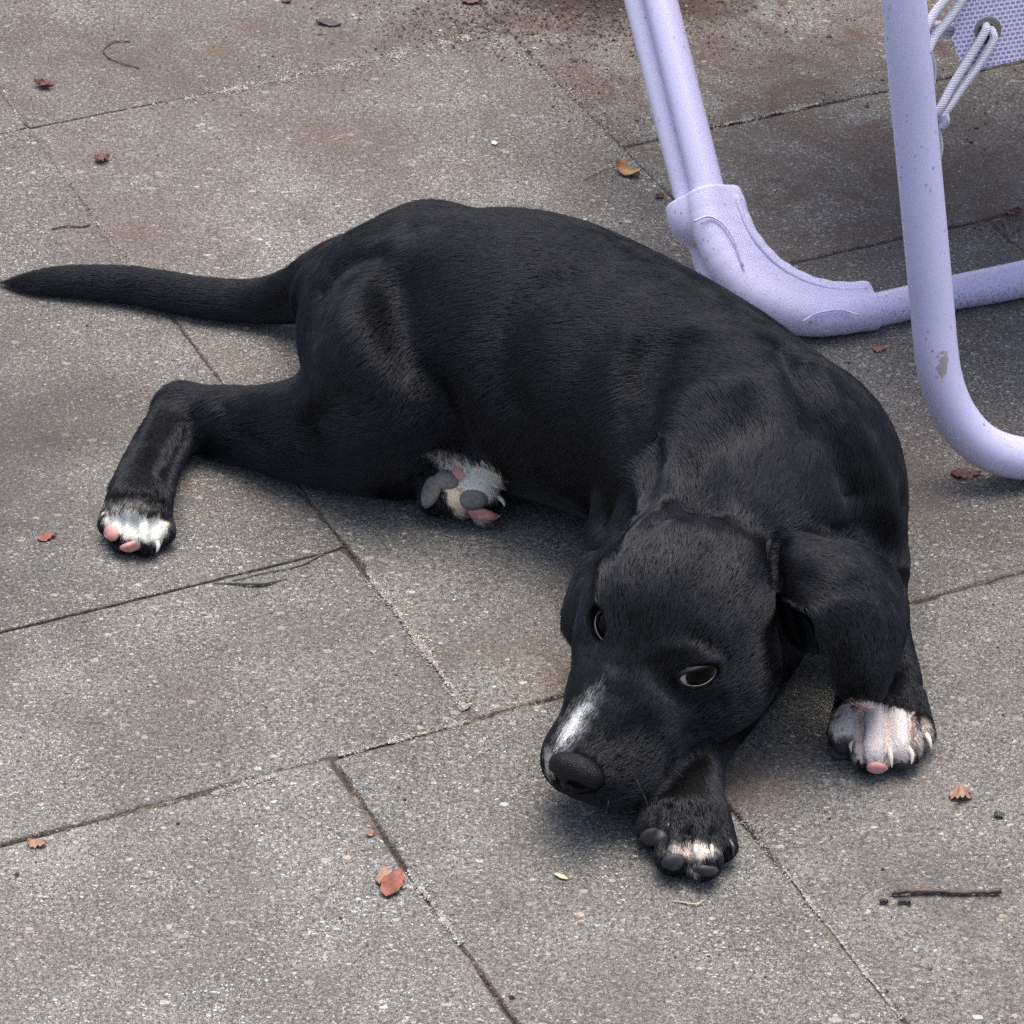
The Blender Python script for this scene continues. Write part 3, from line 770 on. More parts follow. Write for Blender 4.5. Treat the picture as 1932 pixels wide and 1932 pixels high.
# ------------------------------------------------------------------ coat
def sstep(a, b, x): t = np.clip((x - a) / (b - a), 0, 1); return t * t * (3 - 2 * t)
def vnoise(p, s, seed):
    """cheap value noise on points"""
    q = p / s; i = np.floor(q).astype(np.int64); f = q - i; f = f * f * (3 - 2 * f); out = 0
    for a in (0, 1):
        for b in (0, 1):
            for c in (0, 1):
                j = i + (a, b, c); h = (j[:, 0] * 73856093) ^ (j[:, 1] * 19349663) ^ (j[:, 2] * 83492791) ^ (seed * 2654435761)
                h = (h ^ (h >> 13)) * 1274126177; r = ((h & 0xffff) / 65535.0)
                out = out + r * (f[:, 0] if a else 1 - f[:, 0]) * (f[:, 1] if b else 1 - f[:, 1]) * (f[:, 2] if c else 1 - f[:, 2])
    return out
def zone(xy, cx, cy, rx, ry, ang, soft, nz):
    a = math.radians(ang); dx, dy = xy[:, 0] - cx, xy[:, 1] - cy
    u = (dx * math.cos(a) + dy * math.sin(a)) / rx; v = (-dx * math.sin(a) + dy * math.cos(a)) / ry
    d = np.sqrt(u * u + v * v) + nz
    return 1 - sstep(1 - soft, 1 + soft, d)
def coat_colour(pos, facing, pick=False):
    """base colour of the hair rooted at pos (grid units)"""
    xy = project(pos); nz = (vnoise(pos, 9, 3) - .5) * .5 + (vnoise(pos, 4, 5) - .5) * .3
    n = len(pos)
    blk = np.array([.0026, .0029, .0038]); col = np.tile(blk, (n, 1))
    br = vnoise(pos, 60, 11)[:, None]; col = col * (.8 + .4 * br); col[:, 0] *= 1.0 + .15 * br[:, 0]
    def lay(m, c): 
        nonlocal col
        m = m * facing
        if pick: m = (RNG.random(len(m)) < m) * 1.0
        m = m[:, None]; col = col * (1 - m) + np.array(c) * m
    W = (.95, .87, .73)
    lay(zone(xy, 252, 992, 56, 27, 14, .22, nz), W); lay(zone(xy, 292, 1000, 24, 26, 10, .25, nz), W)
    lay(zone(xy, 238, 960, 46, 16, 8, .5, nz) * .25, W)
    lay(zone(xy, 1655, 1380, 90, 62, 6, .16, nz) * (xy[:, 0] < 1728 + nz * 10) * (xy[:, 1] > 1325 + (xy[:, 0] - 1650) * .25), (.96, .87, .76))
    lay(zone(xy, 1596, 1408, 22, 20, 0, .4, nz) * .8, (.05, .05, .05)); lay(zone(xy, 1745, 1395, 16, 34, 0, .4, nz) * .55, W)
    lay(zone(xy, 1623, 1375, 5, 44, 2, .7, nz * .5) * .3, (.42, .25, .22)); lay(zone(xy, 1675, 1380, 5, 46, 2, .7, nz * .5) * .3, (.42, .25, .22)); lay(zone(xy, 1722, 1385, 5, 40, 0, .7, nz * .5) * .8, (.10, .07, .06))
    lay(zone(xy, 1622, 1335, 22, 14, 0, .7, nz) * .4, (.60, .38, .35))
    lay(zone(xy, 1310, 1604, 44, 15, 0, .4, nz) * .8, W); lay(zone(xy, 1313, 1640, 14, 18, 10, .5, nz) * .5, W)
    lay(zone(xy, 905, 908, 44, 34, 30, .25, nz), (.92, .86, .72)); lay(zone(xy, 858, 938, 16, 46, -22, .35, nz), (.80, .68, .48))
    lay(zone(xy, 855, 880, 30, 14, 15, .5, nz) * .7, W); lay(zone(xy, 900, 985, 46, 12, 5, .5, nz) * .8, (.6, .56, .48)); lay(zone(xy, 838, 862, 34, 9, 5, .7, nz) * .35, W)
    lay(zone(xy, 1086, 1362, 18, 56, 34, .9, nz * 1.2) * .42, (.80, .82, .85)); lay(zone(xy, 1079, 1370, 9, 44, 33, .7, nz) * .9, (.96, .97, .98))
    lay(zone(xy, 1036, 1445, 8, 30, -8, .5, nz) * .7, (.6, .6, .6))
    lay(zone(xy, 768, 716, 6, 12, 30, .6, nz) * .15, W)
    return np.clip(col, .004, .8)
GUIDE = np.array([  # x, y, lay of the hair in the view (right, down)
 (1085, 1400, .6, -.8), (1120, 1320, .5, -.85), (1190, 1350, .75, -.65), (1150, 1480, .9, -.3), (1230, 1440, .85, -.5), (1170, 1230, .25, -.95), (1215, 1230, .35, -.9), (1290, 1350, .8, -.55),
 (1250, 1120, .3, -.95), (1160, 1120, -.1, -1), (1330, 1190, .6, -.8), (1390, 1260, .9, -.45), (1340, 1040, .4, -.9), (1430, 1150, .8, -.6), (1110, 1200, .0, -1), (1330, 960, .3, -.95), (1230, 1010, .1, -1),
 (1510, 1040, .9, .2), (1600, 1080, .75, .65), (1680, 1160, .2, 1), (1640, 1250, -.05, 1), (1630, 1310, -.1, 1), (1560, 1180, .5, .8), (1490, 1180, .4, .6), (1090, 1120, -.4, .9), (1075, 1180, -.1, 1),
 (1250, 930, -.3, -.9), (1150, 960, -.5, .6), (1450, 900, .35, -.95), (1560, 960, .2, -1), (1640, 900, -.15, -1), (1690, 1000, -.1, -1), (1600, 780, -.55, -.8), (1480, 760, -.5, -.85), (1350, 790, -.55, -.75), (1400, 640, -.9, -.35), (1290, 900, -.4, -.8),
 (1250, 600, -1, -.1), (1230, 780, -.8, .5), (1100, 640, -1, .05), (1100, 820, -.85, .5), (1000, 900, -.75, .65), (1150, 960, -.75, .65), (1100, 450, -1, -.15), (900, 440, -1, 0), (900, 620, -1, .12), (900, 780, -.75, .65),
 (800, 560, -.95, .25), (700, 520, -.9, .3), (620, 560, -.6, .8), (600, 650, -.2, 1), (700, 660, -.7, .7), (760, 760, -.7, .7), (660, 800, -1, .15), (500, 790, -1, .0), (380, 760, -.9, .4), (310, 820, -.4, .9), (280, 900, -.25, 1), (250, 980, -.1, 1),
 (560, 540, -.95, .35), (400, 555, -1, 0), (200, 535, -1, 0), (50, 535, -1, 0), (870, 900, .5, .5), (840, 930, .2, .9), (910, 960, .6, .7), (810, 900, -.3, .9),
 (1340, 1450, -.1, 1), (1310, 1560, .0, 1), (1240, 1560, -.3, .95), (1370, 1570, .2, 1), (1320, 1620, 0, 1), (1700, 1260, .1, 1), (1660, 1370, 0, 1), (1600, 1390, -.2, 1), (1740, 1380, .25, 1)], float)
def flow(pos, nrm):
    xy = project(pos); W2 = np.zeros(len(pos)); D = np.zeros((len(pos), 2))
    for gx, gy, dx, dy in GUIDE:
        w_ = 1 / (((xy[:, 0] - gx) ** 2 + (xy[:, 1] - gy) ** 2) + 900) ** 1.6
        D[:, 0] += w_ * dx; D[:, 1] -= w_ * dy
    D /= np.linalg.norm(D, axis=1)[:, None] + 1e-12
    d = D[:, :1] * CR + D[:, 1:] * CU
    # carry the direction over the crown of the form so that it follows the surface
    d = d - nrm * (d * nrm).sum(1)[:, None]
    return d / (np.linalg.norm(d, axis=1)[:, None] + 1e-9)
tv = BV[tri]; area = .5 * np.linalg.norm(np.cross(tv[:, 1] - tv[:, 0], tv[:, 2] - tv[:, 0]), axis=1)
cen = tv.mean(1); cn = BN[tri].mean(1); cxy = project(cen)
face_w = (cn @ TOV)
dens = np.where(face_w > -.15, 1.0, .35) * np.where(cen[:, 2] < 5, .15, 1)
hl = cen - HO; lf = hl @ HF; dens *= np.where((lf > 60) & (cxy[:, 0] < 1420) & (cxy[:, 1] > 1200), 1.5, 1.0)
pr = area * dens; pr /= pr.sum()
NH = 460000
ti = RNG.choice(len(tri), NH, p=pr); r1, r2 = RNG.random(NH), RNG.random(NH); q_ = np.sqrt(r1)
wts = np.stack([1 - q_, q_ * (1 - r2), q_ * r2], 1)
root = (tv[ti] * wts[:, :, None]).sum(1); rn = (BN[tri[ti]] * wts[:, :, None]).sum(1); rn /= np.linalg.norm(rn, axis=1)[:, None]
keep = np.ones(NH, bool)
for p, r, rx, ry, X, Y, n in PADS:
    d = root - p; keep &= ~(((d @ X / rx) ** 2 + (d @ Y / ry) ** 2 + (d @ n / 30) ** 2) < .62)
for s, c, out, hor, ver in EYES:
    d = root - c; keep &= ~(((d @ hor / 38) ** 2 + (d @ ver / 24) ** 2 < 1) & (d @ out > 0))
d = root - NO; keep &= ~(((d @ HL / 50) ** 2 + (d @ HF / 32) ** 2 + (d @ HU / 38) ** 2) < 1)
root, rn = root[keep], rn[keep]; NH = len(root)
rxy = project(root); fc = sstep(-.1, .25, rn @ TOV)
col = coat_colour(root, fc, True)
ln = 20 + 5 * vnoise(root, 80, 2)
hd = np.linalg.norm(root - H(0, -40, -20), axis=1); ln = np.where(hd < 330, 12 + 7 * sstep(120, 330, hd), ln)
lf = (root - HO) @ HF; near_head = hd < 380; ln = np.where(near_head & (lf > 120), 8.5, ln)
for x, y, r, v in ((260, 985, 90, 9), (1310, 1590, 110, 9), (1665, 1380, 120, 8), (870, 920, 100, 10), (1620, 1180, 190, 12), (300, 850, 90, 14)):
    m = (rxy[:, 0] - x) ** 2 + (rxy[:, 1] - y) ** 2 < r * r; ln = np.where(m, np.minimum(ln, v), ln)
white = col[:, 1] > .2; ln = np.where(white, ln * 1.15, ln)
ln = ln * RNG.uniform(.7, 1.25, NH) * (1 - .25 * np.clip(-(disp[tri[ti]].mean(1)[keep]) / 12, 0, 1))
t = flow(root, rn); bt = np.cross(rn, t)
sw = (vnoise(root, 30, 21) - .5) * .5 + (vnoise(root, 9, 22) - .5) * .22 + RNG.normal(0, .06, NH)
t = t * np.cos(sw)[:, None] + bt * np.sin(sw)[:, None]
lift = (.09 + .05 * (vnoise(root, 14, 31) - .5) + RNG.normal(0, .025, NH)).clip(.03, .6)
lift = np.where(white, lift + .08, lift) + .26 * np.clip(-(disp[tri[ti]].mean(1)[keep]) / 10, 0, 1)
L_ = ln[:, None]; K_ = 4
pts = np.zeros((NH, K_, 3)); jit = RNG.normal(0, .05, (NH, 3))
for k in range(K_):
    u = k / (K_ - 1)
    pts[:, k] = root - rn * .2 + (t + jit * u) * L_ * u + rn * (L_ * lift[:, None] * (1.5 * u - .85 * u * u))
pts[:, :, 2] = np.maximum(pts[:, :, 2], .6)
fur = bpy.data.hair_curves.new('fur'); fur.add_curves([K_] * NH)
fur.attributes['position'].data.foreach_set('vector', ((pts * PX - DOG0).reshape(-1, 3)).astype(np.float32).ravel())
ra = fur.attributes.new('radius', 'FLOAT', 'POINT')
prof = np.array([1, .95, .75, .2]); rad = (.29 * RNG.uniform(.8, 1.2, NH) * PX)[:, None] * prof[None]
ra.data.foreach_set('value', rad.astype(np.float32).ravel())
tint = fur.attributes.new('tint', 'FLOAT_COLOR', 'CURVE')
cc = np.ones((NH, 4), np.float32); cc[:, :3] = col * RNG.uniform(.65, 1.35, (NH, 1)); tint.data.foreach_set('color', cc.ravel())
def mat_fur():
    m = bpy.data.materials.new('short_coat'); m.use_nodes = True; t_ = m.node_tree
    for n_ in list(t_.nodes):
        if n_.type != 'OUTPUT_MATERIAL': t_.nodes.remove(n_)
    h = t_.nodes.new('ShaderNodeBsdfHairPrincipled'); h.parametrization = 'COLOR'
    a = t_.nodes.new('ShaderNodeAttribute'); a.attribute_name = 'tint'
    t_.links.new(a.outputs['Color'], h.inputs['Color'])
    h.inputs['Roughness'].default_value = .3; h.inputs['Radial Roughness'].default_value = .5; h.inputs['IOR'].default_value = 1.5
    # black hair: a cool glossy cuticle over a pigment that swallows nearly everything
    r = t_.nodes.new('ShaderNodeBsdfHair'); r.component = 'Reflection'; r.inputs['Color'].default_value = (.046, .049, .056, 1); r.inputs['RoughnessU'].default_value = .12; r.inputs['RoughnessV'].default_value = .95
    d = t_.nodes.new('ShaderNodeBsdfDiffuse'); t_.links.new(a.outputs['Color'], d.inputs['Color'])
    ad = t_.nodes.new('ShaderNodeAddShader'); t_.links.new(r.outputs[0], ad.inputs[0]); t_.links.new(d.outputs[0], ad.inputs[1])
    sp = t_.nodes.new('ShaderNodeSeparateColor'); t_.links.new(a.outputs['Color'], sp.inputs[0])
    mr = t_.nodes.new('ShaderNodeMapRange'); mr.inputs['From Min'].default_value = .03; mr.inputs['From Max'].default_value = .15; t_.links.new(sp.outputs[1], mr.inputs[0])
    mx = t_.nodes.new('ShaderNodeMixShader'); t_.links.new(mr.outputs[0], mx.inputs[0]); t_.links.new(ad.outputs[0], mx.inputs[1]); t_.links.new(h.outputs[0], mx.inputs[2])
    t_.links.new(mx.outputs[0], t_.nodes['Material Output'].inputs[0]); return m
fur.materials.append(mat_fur())
fo = link(bpy.data.objects.new('fur', fur), dog); tag(fo, kind='stuff')
# skin colour under the hair
ca = body.data.color_attributes.new('coat', 'FLOAT_COLOR', 'POINT')
bc = np.ones((len(BV), 4), np.float32); bcol = coat_colour(BV, sstep(-.1, .25, BN @ TOV)); bc[:, :3] = bcol * .8
bc[:, 1:3] *= np.where((bcol[:, 1] > .2) & (project(BV)[:, 0] > 1200), .88, 1)[:, None]
if len(body.data.vertices) == len(BV): ca.data.foreach_set('color', bc.ravel())
SK = SKIN; ntk = SK.node_tree; at_ = ntk.nodes.new('ShaderNodeAttribute'); at_.attribute_name = 'coat'
ntk.links.new(at_.outputs['Color'], ntk.nodes['Principled BSDF'].inputs['Base Color'])
sc.cycles_curves.shape = 'RIBBONS'; sc.cycles_curves.subdivisions = 1

# ------------------------------------------------------------------ the lavender chair
chair = empty('garden_chair', tuple(P(1900, 560, 0)))
tag(chair, 'lavender tubular steel garden chair with laced mesh sling standing behind the puppy', 'chair')
LAV = mat_lav(); LAVP = mat_lav('lavender_plastic', (.67, .635, .87), True, .35); LAVB = mat_lav('soiled_lavender_coat', (.66, .635, .84), False, .45)
def C_(x, y, up=0):                    # a point in the plane of the sling frame, z from the view position
    yl = 866 - .19 * (x - 1990); t = yl - y
    return P(x, y, 42 + 1.0 * t + up)
def A_(x, y, up=0, z0=35):             # the same in the plane of the rear foot
    yl = 590 - .2 * (x - 1640) if x > 1420 else 634; t = max(0, yl - y)
    return P(x, y, z0 + .74 * t + up)
def tub(name, pts, rad, m, n=24, sm=6, parent=None):
    q = np.array([np.append(p, r) for p, r in zip(pts, np.broadcast_to(rad, (len(pts),)))]); q = spline(q, sm)
    V, F = tube_mesh(q[:, :3], q[:, 3] * PX, n); return mesh_obj(name, V, F, m, parent or chair)
bar_dir = (C_(2400, 788) - C_(2000, 864)); bar_dir /= np.linalg.norm(bar_dir)
up_dir = (C_(1705, 0) - C_(1757, 560)); up_dir /= np.linalg.norm(up_dir)
c0 = C_(1705, 0); far_ = bar_dir * .52
side = [c0 + up_dir * .42, c0 + up_dir * .2, c0, C_(1731, 280), C_(1757, 560), C_(1766, 660), C_(1777, 722), C_(1800, 780), C_(1838, 828), C_(1885, 855), C_(1940, 866), C_(2000, 862)]
tub('frame_tube', side + [C_(2000, 862) + bar_dir * .08, C_(2000, 862) + bar_dir * .36, C_(2000, 862) + bar_dir * .42 + up_dir * .03, C_(2000, 862) + bar_dir * .45 + up_dir * .12, C_(2000, 862) + bar_dir * .45 + up_dir * .75], 41.5, LAV, 32)
a0, a1 = A_(1247, 0), A_(1333, 350); a_dir = (a0 - a1) / np.linalg.norm(a0 - a1)
tub('leg_tube', [a0 + a_dir * .38, a0 + a_dir * .2, a0, a1, A_(1352, 430), A_(1385, 520), A_(1440, 575), A_(1530, 600), A_(1640, 590)], [34, 34, 34, 34, 34, 33, 31, 30, 30], LAV, 28)
base_far = P(1932, 525, 38) + (P(1932, 525, 38) - P(1640, 590, 32)) * 1.3
tub('base_tube', [P(1560, 602, 31), P(1640, 588, 31), P(1800, 552, 33), P(1932, 526, 38), base_far], [35, 35, 36, 38, 38], LAVB, 28)
b0, b1 = A_(1205, 0, -40), A_(1294, 350, -40)
tub('brace_tube', [b0 + (b0 - b1) * .9, b0, b1, A_(1338, 500, -40), A_(1352, 560, -36)], 30, LAVB, 24)
# moulded foot joint: sleeve, gusset, lip, raised arcs
keep_ = (LO, HI, VX, DIM, AX)
tp_ = spline(np.array([A_(1326, 340), A_(1345, 430), A_(1380, 510), A_(1440, 568), A_(1530, 597), A_(1655, 584)]), 6) / PX
lp_ = np.array([A_(1384, 362), A_(1402, 420), A_(1432, 470), A_(1472, 508), A_(1520, 534), A_(1575, 548), A_(1628, 548), A_(1650, 556)]); lp_ = spline(lp_, 5) / PX
LO = np.minimum(tp_.min(0), lp_.min(0)) - 90; HI = np.maximum(tp_.max(0), lp_.max(0)) + 90; VX = 3.0; DIM = np.ceil((HI - LO) / VX).astype(int)
FIELD = np.full(DIM, 60.0, np.float32); AX = [LO[k] + VX * np.arange(DIM[k], dtype=np.float32) for k in range(3)]
for a_, b_ in zip(tp_[:-1], tp_[1:]): cone(a_, b_, 40, 40, 0)
for u in np.linspace(0, 1, 46):
    a_ = tp_[int(round(u * (len(tp_) - 1)))]; b_ = lp_[int(round(u * (len(lp_) - 1)))]
    cone(a_, b_, 34, 15, 12)
q_ = spline(np.array([A_(1300, 352, -24), A_(1306, 392, -26), A_(1314, 426, -28)]), 5) / PX
for a_, b_ in zip(q_[:-1], q_[1:]): cone(a_, b_, 33, 33, 34)
# cut square at the two ends of the sleeve
ad = a_dir; Xg, Yg, Zg = np.meshgrid(*AX, indexing='ij', sparse=True)
pl_ = (Xg - A_(1330, 362)[0] / PX) * ad[0] + (Yg - A_(1330, 362)[1] / PX) * ad[1] + (Zg - A_(1330, 362)[2] / PX) * ad[2]
FIELD = smax(FIELD, pl_.astype(np.float32), 4)
pl_ = (Xg - A_(1650, 584)[0] / PX) * bar_dir[0] + (Yg - A_(1650, 584)[1] / PX) * bar_dir[1] + (Zg - A_(1650, 584)[2] / PX) * bar_dir[2]
FIELD = smax(FIELD, pl_.astype(np.float32), 4)
pl_ = 1.0 - Zg; FIELD = smax(FIELD, (pl_ * np.ones_like(FIELD)).astype(np.float32), 4)
JV, JQ = surface_nets(FIELD); JV = JV * VX + LO
LO, HI, VX, DIM, AX = keep_
j = mesh_obj('foot_joint', JV * PX, JQ, LAVP, chair)
nrmA = np.cross(bar_dir, a_dir); nrmA = nrmA / np.linalg.norm(nrmA) * (1 if nrmA @ CF < 0 else -1)
def bead(pts, r, off, close=False):
    q = spline(np.array(pts, float), 5); V, F = tube_mesh([A_(x, y, 6) + nrmA * off * PX for x, y in q], r * PX, 10); mesh_obj('moulded_rim', V, F, LAVP, j)
bead([(1386, 372), (1402, 418), (1430, 467), (1471, 508), (1520, 535), (1575, 549), (1632, 549)], 4.5, 10)
bead([(1300, 430), (1328, 421), (1356, 436), (1378, 470), (1392, 515)], 2.4, 36.5); bead([(1505, 618), (1532, 603), (1575, 597), (1610, 607)], 2.2, 36.5)
def mat_sling():
    M = Mat('woven_sling'); uv = M.n('ShaderNodeUVMap'); b = M.n('ShaderNodeTexBrick')
    M.l(uv.outputs[0], b.inputs['Vector']); b.inputs['Scale'].default_value = 1; b.inputs['Brick Width'].default_value = 11; b.inputs['Row Height'].default_value = 8.5
    b.inputs['Mortar Size'].default_value = 2.1; b.inputs['Mortar Smooth'].default_value = .3; b.inputs['Color1'].default_value = (.30, .24, .62, 1); b.inputs['Color2'].default_value = (.40, .34, .70, 1); b.inputs['Mortar'].default_value = (.78, .76, .86, 1)
    b.offset = .5
    M.l(b.outputs['Color'], M.b.inputs['Base Color']); M.set(Roughness=.55); M.bump(b.outputs['Fac'], .8, .0008); return M.m
SLM = mat_sling()
nC = np.cross(bar_dir, up_dir); nC = nC / np.linalg.norm(nC) * (1 if nC @ CF < 0 else -1)
org = C_(1843, 129)
def slp(x, y):                          # sling outline given in the view, as plane coordinates
    d = C_(x, y) - org; return np.array([d @ bar_dir, d @ up_dir])
edge = [slp(x, y) for x, y in ((1812, -400), (1813, -120), (1814, 0), (1810, 45), (1809, 66), (1802, 76), (1807, 96), (1810, 108), (1824, 119), (1843, 129), (1870, 121), (1932, 101), (2400, -20), (2960, -165))]
edge += [edge[-1] + (.0, .40), edge[0] + (0, .28)]
bm = bpy.data.meshes.new('sling'); n = len(edge); V = []; F = []
sag = .0
for o in (-1.2, 1.2): V += [org + e_[0] * bar_dir + e_[1] * up_dir + nC * o * PX * 1.2 - np.array(chair.location) for e_ in edge]
F = [tuple(range(n))[::-1], tuple(n + i for i in range(n))] + [(i, (i + 1) % n, n + (i + 1) % n, n + i) for i in range(n)]
bm.from_pydata([tuple(v) for v in V], [], F); ul = bm.uv_layers.new(name='UVMap')
for lp in bm.loops:
    e_ = edge[lp.vertex_index % n]; ul.data[lp.index].uv = (e_[0] / PX, e_[1] / PX)
bm.materials.append(SLM); sling = link(bpy.data.objects.new('sling', bm), chair)
# folded hem with stitches
hem = [(1932, 98), (1888, 112), (1846, 124)]
# eyelet
MET = plain('dull_steel', (.30, .29, .25), .38, .6); MET.node_tree.nodes['Principled BSDF'].inputs['Metallic'].default_value = 1
def eyelet(x, y):
    c = C_(x, y); V = []; F = []; nu, nv = 40, 12
    for i in range(nu):
        a = 2 * math.pi * i / nu; d = math.cos(a) * bar_dir + math.sin(a) * up_dir
        for k in range(nv):
            b = 2 * math.pi * k / nv; V.append(c + d * (21 + 7.5 * math.cos(b)) * PX + nC * (2.8 * math.sin(b) + .5) * PX)
    for i in range(nu):
        for k in range(nv): F.append((i * nv + k, ((i + 1) % nu) * nv + k, ((i + 1) % nu) * nv + (k + 1) % nv, i * nv + (k + 1) % nv))
    o = mesh_obj('eyelet', V, F, MET, sling)
    V = [c + nC * 2.2 * PX] + [c + (math.cos(2 * math.pi * i / 24) * bar_dir + math.sin(2 * math.pi * i / 24) * up_dir) * 15 * PX + nC * 2.0 * PX for i in range(24)]
    mesh_obj('eyelet_hole', V, [(0, 1 + i, 1 + (i + 1) % 24) for i in range(24)], plain('dark_gap', (.02, .018, .016), .9), sling)
eyelet(1863, 57); eyelet(1868, -150)
def mat_cord():
    M = Mat('braided_cord'); uv = M.n('ShaderNodeUVMap'); wv = M.n('ShaderNodeTexWave'); wv.inputs['Scale'].default_value = .105; wv.inputs['Distortion'].default_value = .8; wv.inputs['Detail'].default_value = 1
    mp = M.n('ShaderNodeMapping'); mp.inputs['Rotation'].default_value = (0, 0, .5); M.l(uv.outputs[0], mp.inputs[0]); M.l(mp.outputs[0], wv.inputs['Vector'])
    c = M.ramp(wv.outputs[1], [(.1, (.42, .38, .60)), (.5, (.72, .71, .76)), (1, (.80, .79, .80))]).outputs[0]
    M.l(c, M.b.inputs['Base Color']); M.set(Roughness=.75); M.bump(wv.outputs[1], .6, .0006); return M.m
CORD = mat_cord()
def cord(pts, r=8, name='elastic_cord'):
    q = spline(np.array([C_(x, y) + nC * o * PX for x, y, o in pts]), 8); n = 14
    V, F = tube_mesh(q, r * PX, n); o = mesh_obj(name, V, F, CORD, chair); me = o.data
    ul = me.uv_layers.new(name='UVMap'); ds = np.append(0, np.cumsum(np.linalg.norm(np.diff(q, axis=0), axis=1))) / PX
    for lp in me.loops: ul.data[lp.index].uv = (ds[lp.vertex_index // n], (lp.vertex_index % n) * 3.6)
    return o
cord([(1862, 50, -10), (1858, 50, 6), (1850, 62, 12), (1820, 112, 12), (1790, 158, 14), (1766, 200, 16), (1752, 226, 0)], 8.2)
cord([(1868, 52, -10), (1869, 60, 8), (1866, 76, 14), (1838, 122, 14), (1808, 162, 14), (1778, 204, 16), (1762, 228, 2)], 8.2)
cord([(1772, 208, 18), (1775, 222, 18), (1771, 234, 12)], 9, 'cord_knot')
cord([(1730, 62, 20), (1758, 24, 10), (1790, -18, 10), (1840, -110, 12), (1862, -148, 8)], 9)
cord([(1738, 92, 24), (1757, 66, 14), (1784, 34, 12), (1812, -8, 12), (1850, -100, 12), (1868, -142, 8)], 9)
cord([(1740, 48, -30), (1775, 54, -26), (1815, 56, -18), (1850, 60, -12)], 8.5); cord([(1740, 76, -34), (1775, 73, -30), (1812, 70, -20), (1855, 66, -10)], 7.5)
cord([(1752, 88, -6), (1760, 112, -2), (1762, 140, -2), (1758, 190, -8)], 5.5); cord([(1766, 232, -6), (1772, 258, 0), (1774, 285, 0), (1768, 312, -8)], 5.5)
# the seat above the view
sa = c0 + up_dir * .06; sb = a0 + a_dir * .30
V = [sa + np.array([0.03, .03, 0]), sa + bar_dir * .45 + np.array([0, .03, 0]), sb + bar_dir * .50, sb + np.array([.03, 0, 0])]
V = V + [v + np.array([0, 0, -.004]) for v in V]
mesh_obj('seat', V, [(0, 1, 2, 3), (7, 6, 5, 4), (0, 4, 5, 1), (1, 5, 6, 2), (2, 6, 7, 3), (3, 7, 4, 0)], plain('seat_sling', (.45, .40, .72), .6), chair, smooth=False)

# ------------------------------------------------------------------ fallen leaves, twigs, chips
def leaf_mat(name, c1, c2, vs=90):
    M = Mat(name); tc = M.n('ShaderNodeTexCoord').outputs['Object']
    c = M.ramp(M.noise(vs, 4, .6, tc).outputs[0], [(.35, c1), (.62, c2)]).outputs[0]
    M.l(c, M.b.inputs['Base Color']); M.set(Roughness=.55); M.bump(M.noise(300, 3, .6, tc).outputs[0], .5, .0008); return M.m
def leaf(x, y, ln, wd, ang, m, label, seed=0, curl=6, jag=.12, cat='leaf', name='fallen_leaf', group=None, lift=2):
    """curled blade lying on the slabs; size in grid units, angle on the ground"""
    r = np.random.default_rng(seed); nu, nv = 14, 7; V = []; F = []
    ph = r.uniform(0, 6, 4)
    for i in range(nu + 1):
        u = i / nu; half = wd / 2 * (math.sin(math.pi * min(1, u ** .8)) ** .75 + .04) 
        for j in range(nv + 1):
            v = j / nv * 2 - 1; hw = half * (1 + jag * math.sin(9 * u * 3 + ph[0] + v) + r.normal(0, jag * .4) * (abs(v) > .9))
            V.append((u * ln - ln / 2, v * hw, curl * (abs(v) ** 1.5) * (.6 + .4 * math.sin(5 * u + ph[1])) + curl * .6 * math.sin(3.2 * u + ph[2]) ** 2 + lift + .8 * math.sin(8 * u + 5 * v + ph[3])))
    n1 = len(V); V += [(a, b, c - .9) for a, b, c in V]
    W_ = nv + 1
    for i in range(nu):
        for j in range(nv):
            a = i * W_ + j; F.append((a, a + W_, a + W_ + 1, a + 1)); F.append((n1 + a, n1 + a + 1, n1 + a + W_ + 1, n1 + a + W_))
    for i in range(nu):
        for a, b in ((i * W_, (i + 1) * W_), ((i + 1) * W_ + nv, i * W_ + nv)): F.append((b, a, n1 + a, n1 + b))
    me = bpy.data.meshes.new(name); me.from_pydata([(a * PX, b * PX, max(.3, c) * PX) for a, b, c in V], [], F); me.materials.append(m)
    me.polygons.foreach_set('use_smooth', [True] * len(me.polygons)); me.update()
    o = link(bpy.data.objects.new(name, me)); o.location = P(x, y, 0); o.rotation_euler = (0, 0, math.radians(ang)); return tag(o, label, cat, group)
RED = leaf_mat('red_brown_leaf', (.12, .028, .018), (.27, .085, .055)); DRED = leaf_mat('dark_red_leaf', (.05, .014, .012), (.14, .045, .035))
TAN = leaf_mat('tan_leaf', (.20, .095, .055), (.33, .21, .15)); ORG = leaf_mat('orange_green_leaf', (.55, .22, .12), (.16, .17, .05), 160); BRK = leaf_mat('dark_bark', (.018, .014, .014), (.05, .042, .042))
leaf(742, 1668, 78, 36, 75, RED, 'red brown dried leaf lying next to the sanded joint in front', 1, 5, .10); leaf(722, 1655, 50, 22, 80, TAN, 'pale torn half of a dried leaf beside the red brown one', 2, 4, .2, name='leaf_fragment', cat='leaf fragment')
lo = leaf(1184, 328, 62, 36, -35, ORG, 'curled orange and green leaf lying left of the chair leg', 3, 14, .1)
tw = tube_mesh(spline(np.array([P(1160, 318, 8), P(1146, 335, 4), P(1138, 350, 3), P(1136, 362, 2)]), 5), .9 * PX, 6); bits_ = mesh_obj('stem', *tw, BRK, lo)
leaf(89, 1016, 38, 20, 28, RED, 'small rust red leaf lying left of the white toed hind paw', 4, 5, .25)
leaf(1812, 1504, 40, 34, -10, TAN, 'crumpled orange brown leaf lying right of the white front paw', 5, 8, .35)
leaf(70, 1594, 34, 22, 0, TAN, 'small tan leaf flake lying just below the long dark joint', 6, 5, .3)
leaf(193, 302, 34, 30, 20, DRED, 'dark red crumpled leaf lying above the tail', 7, 8, .3)
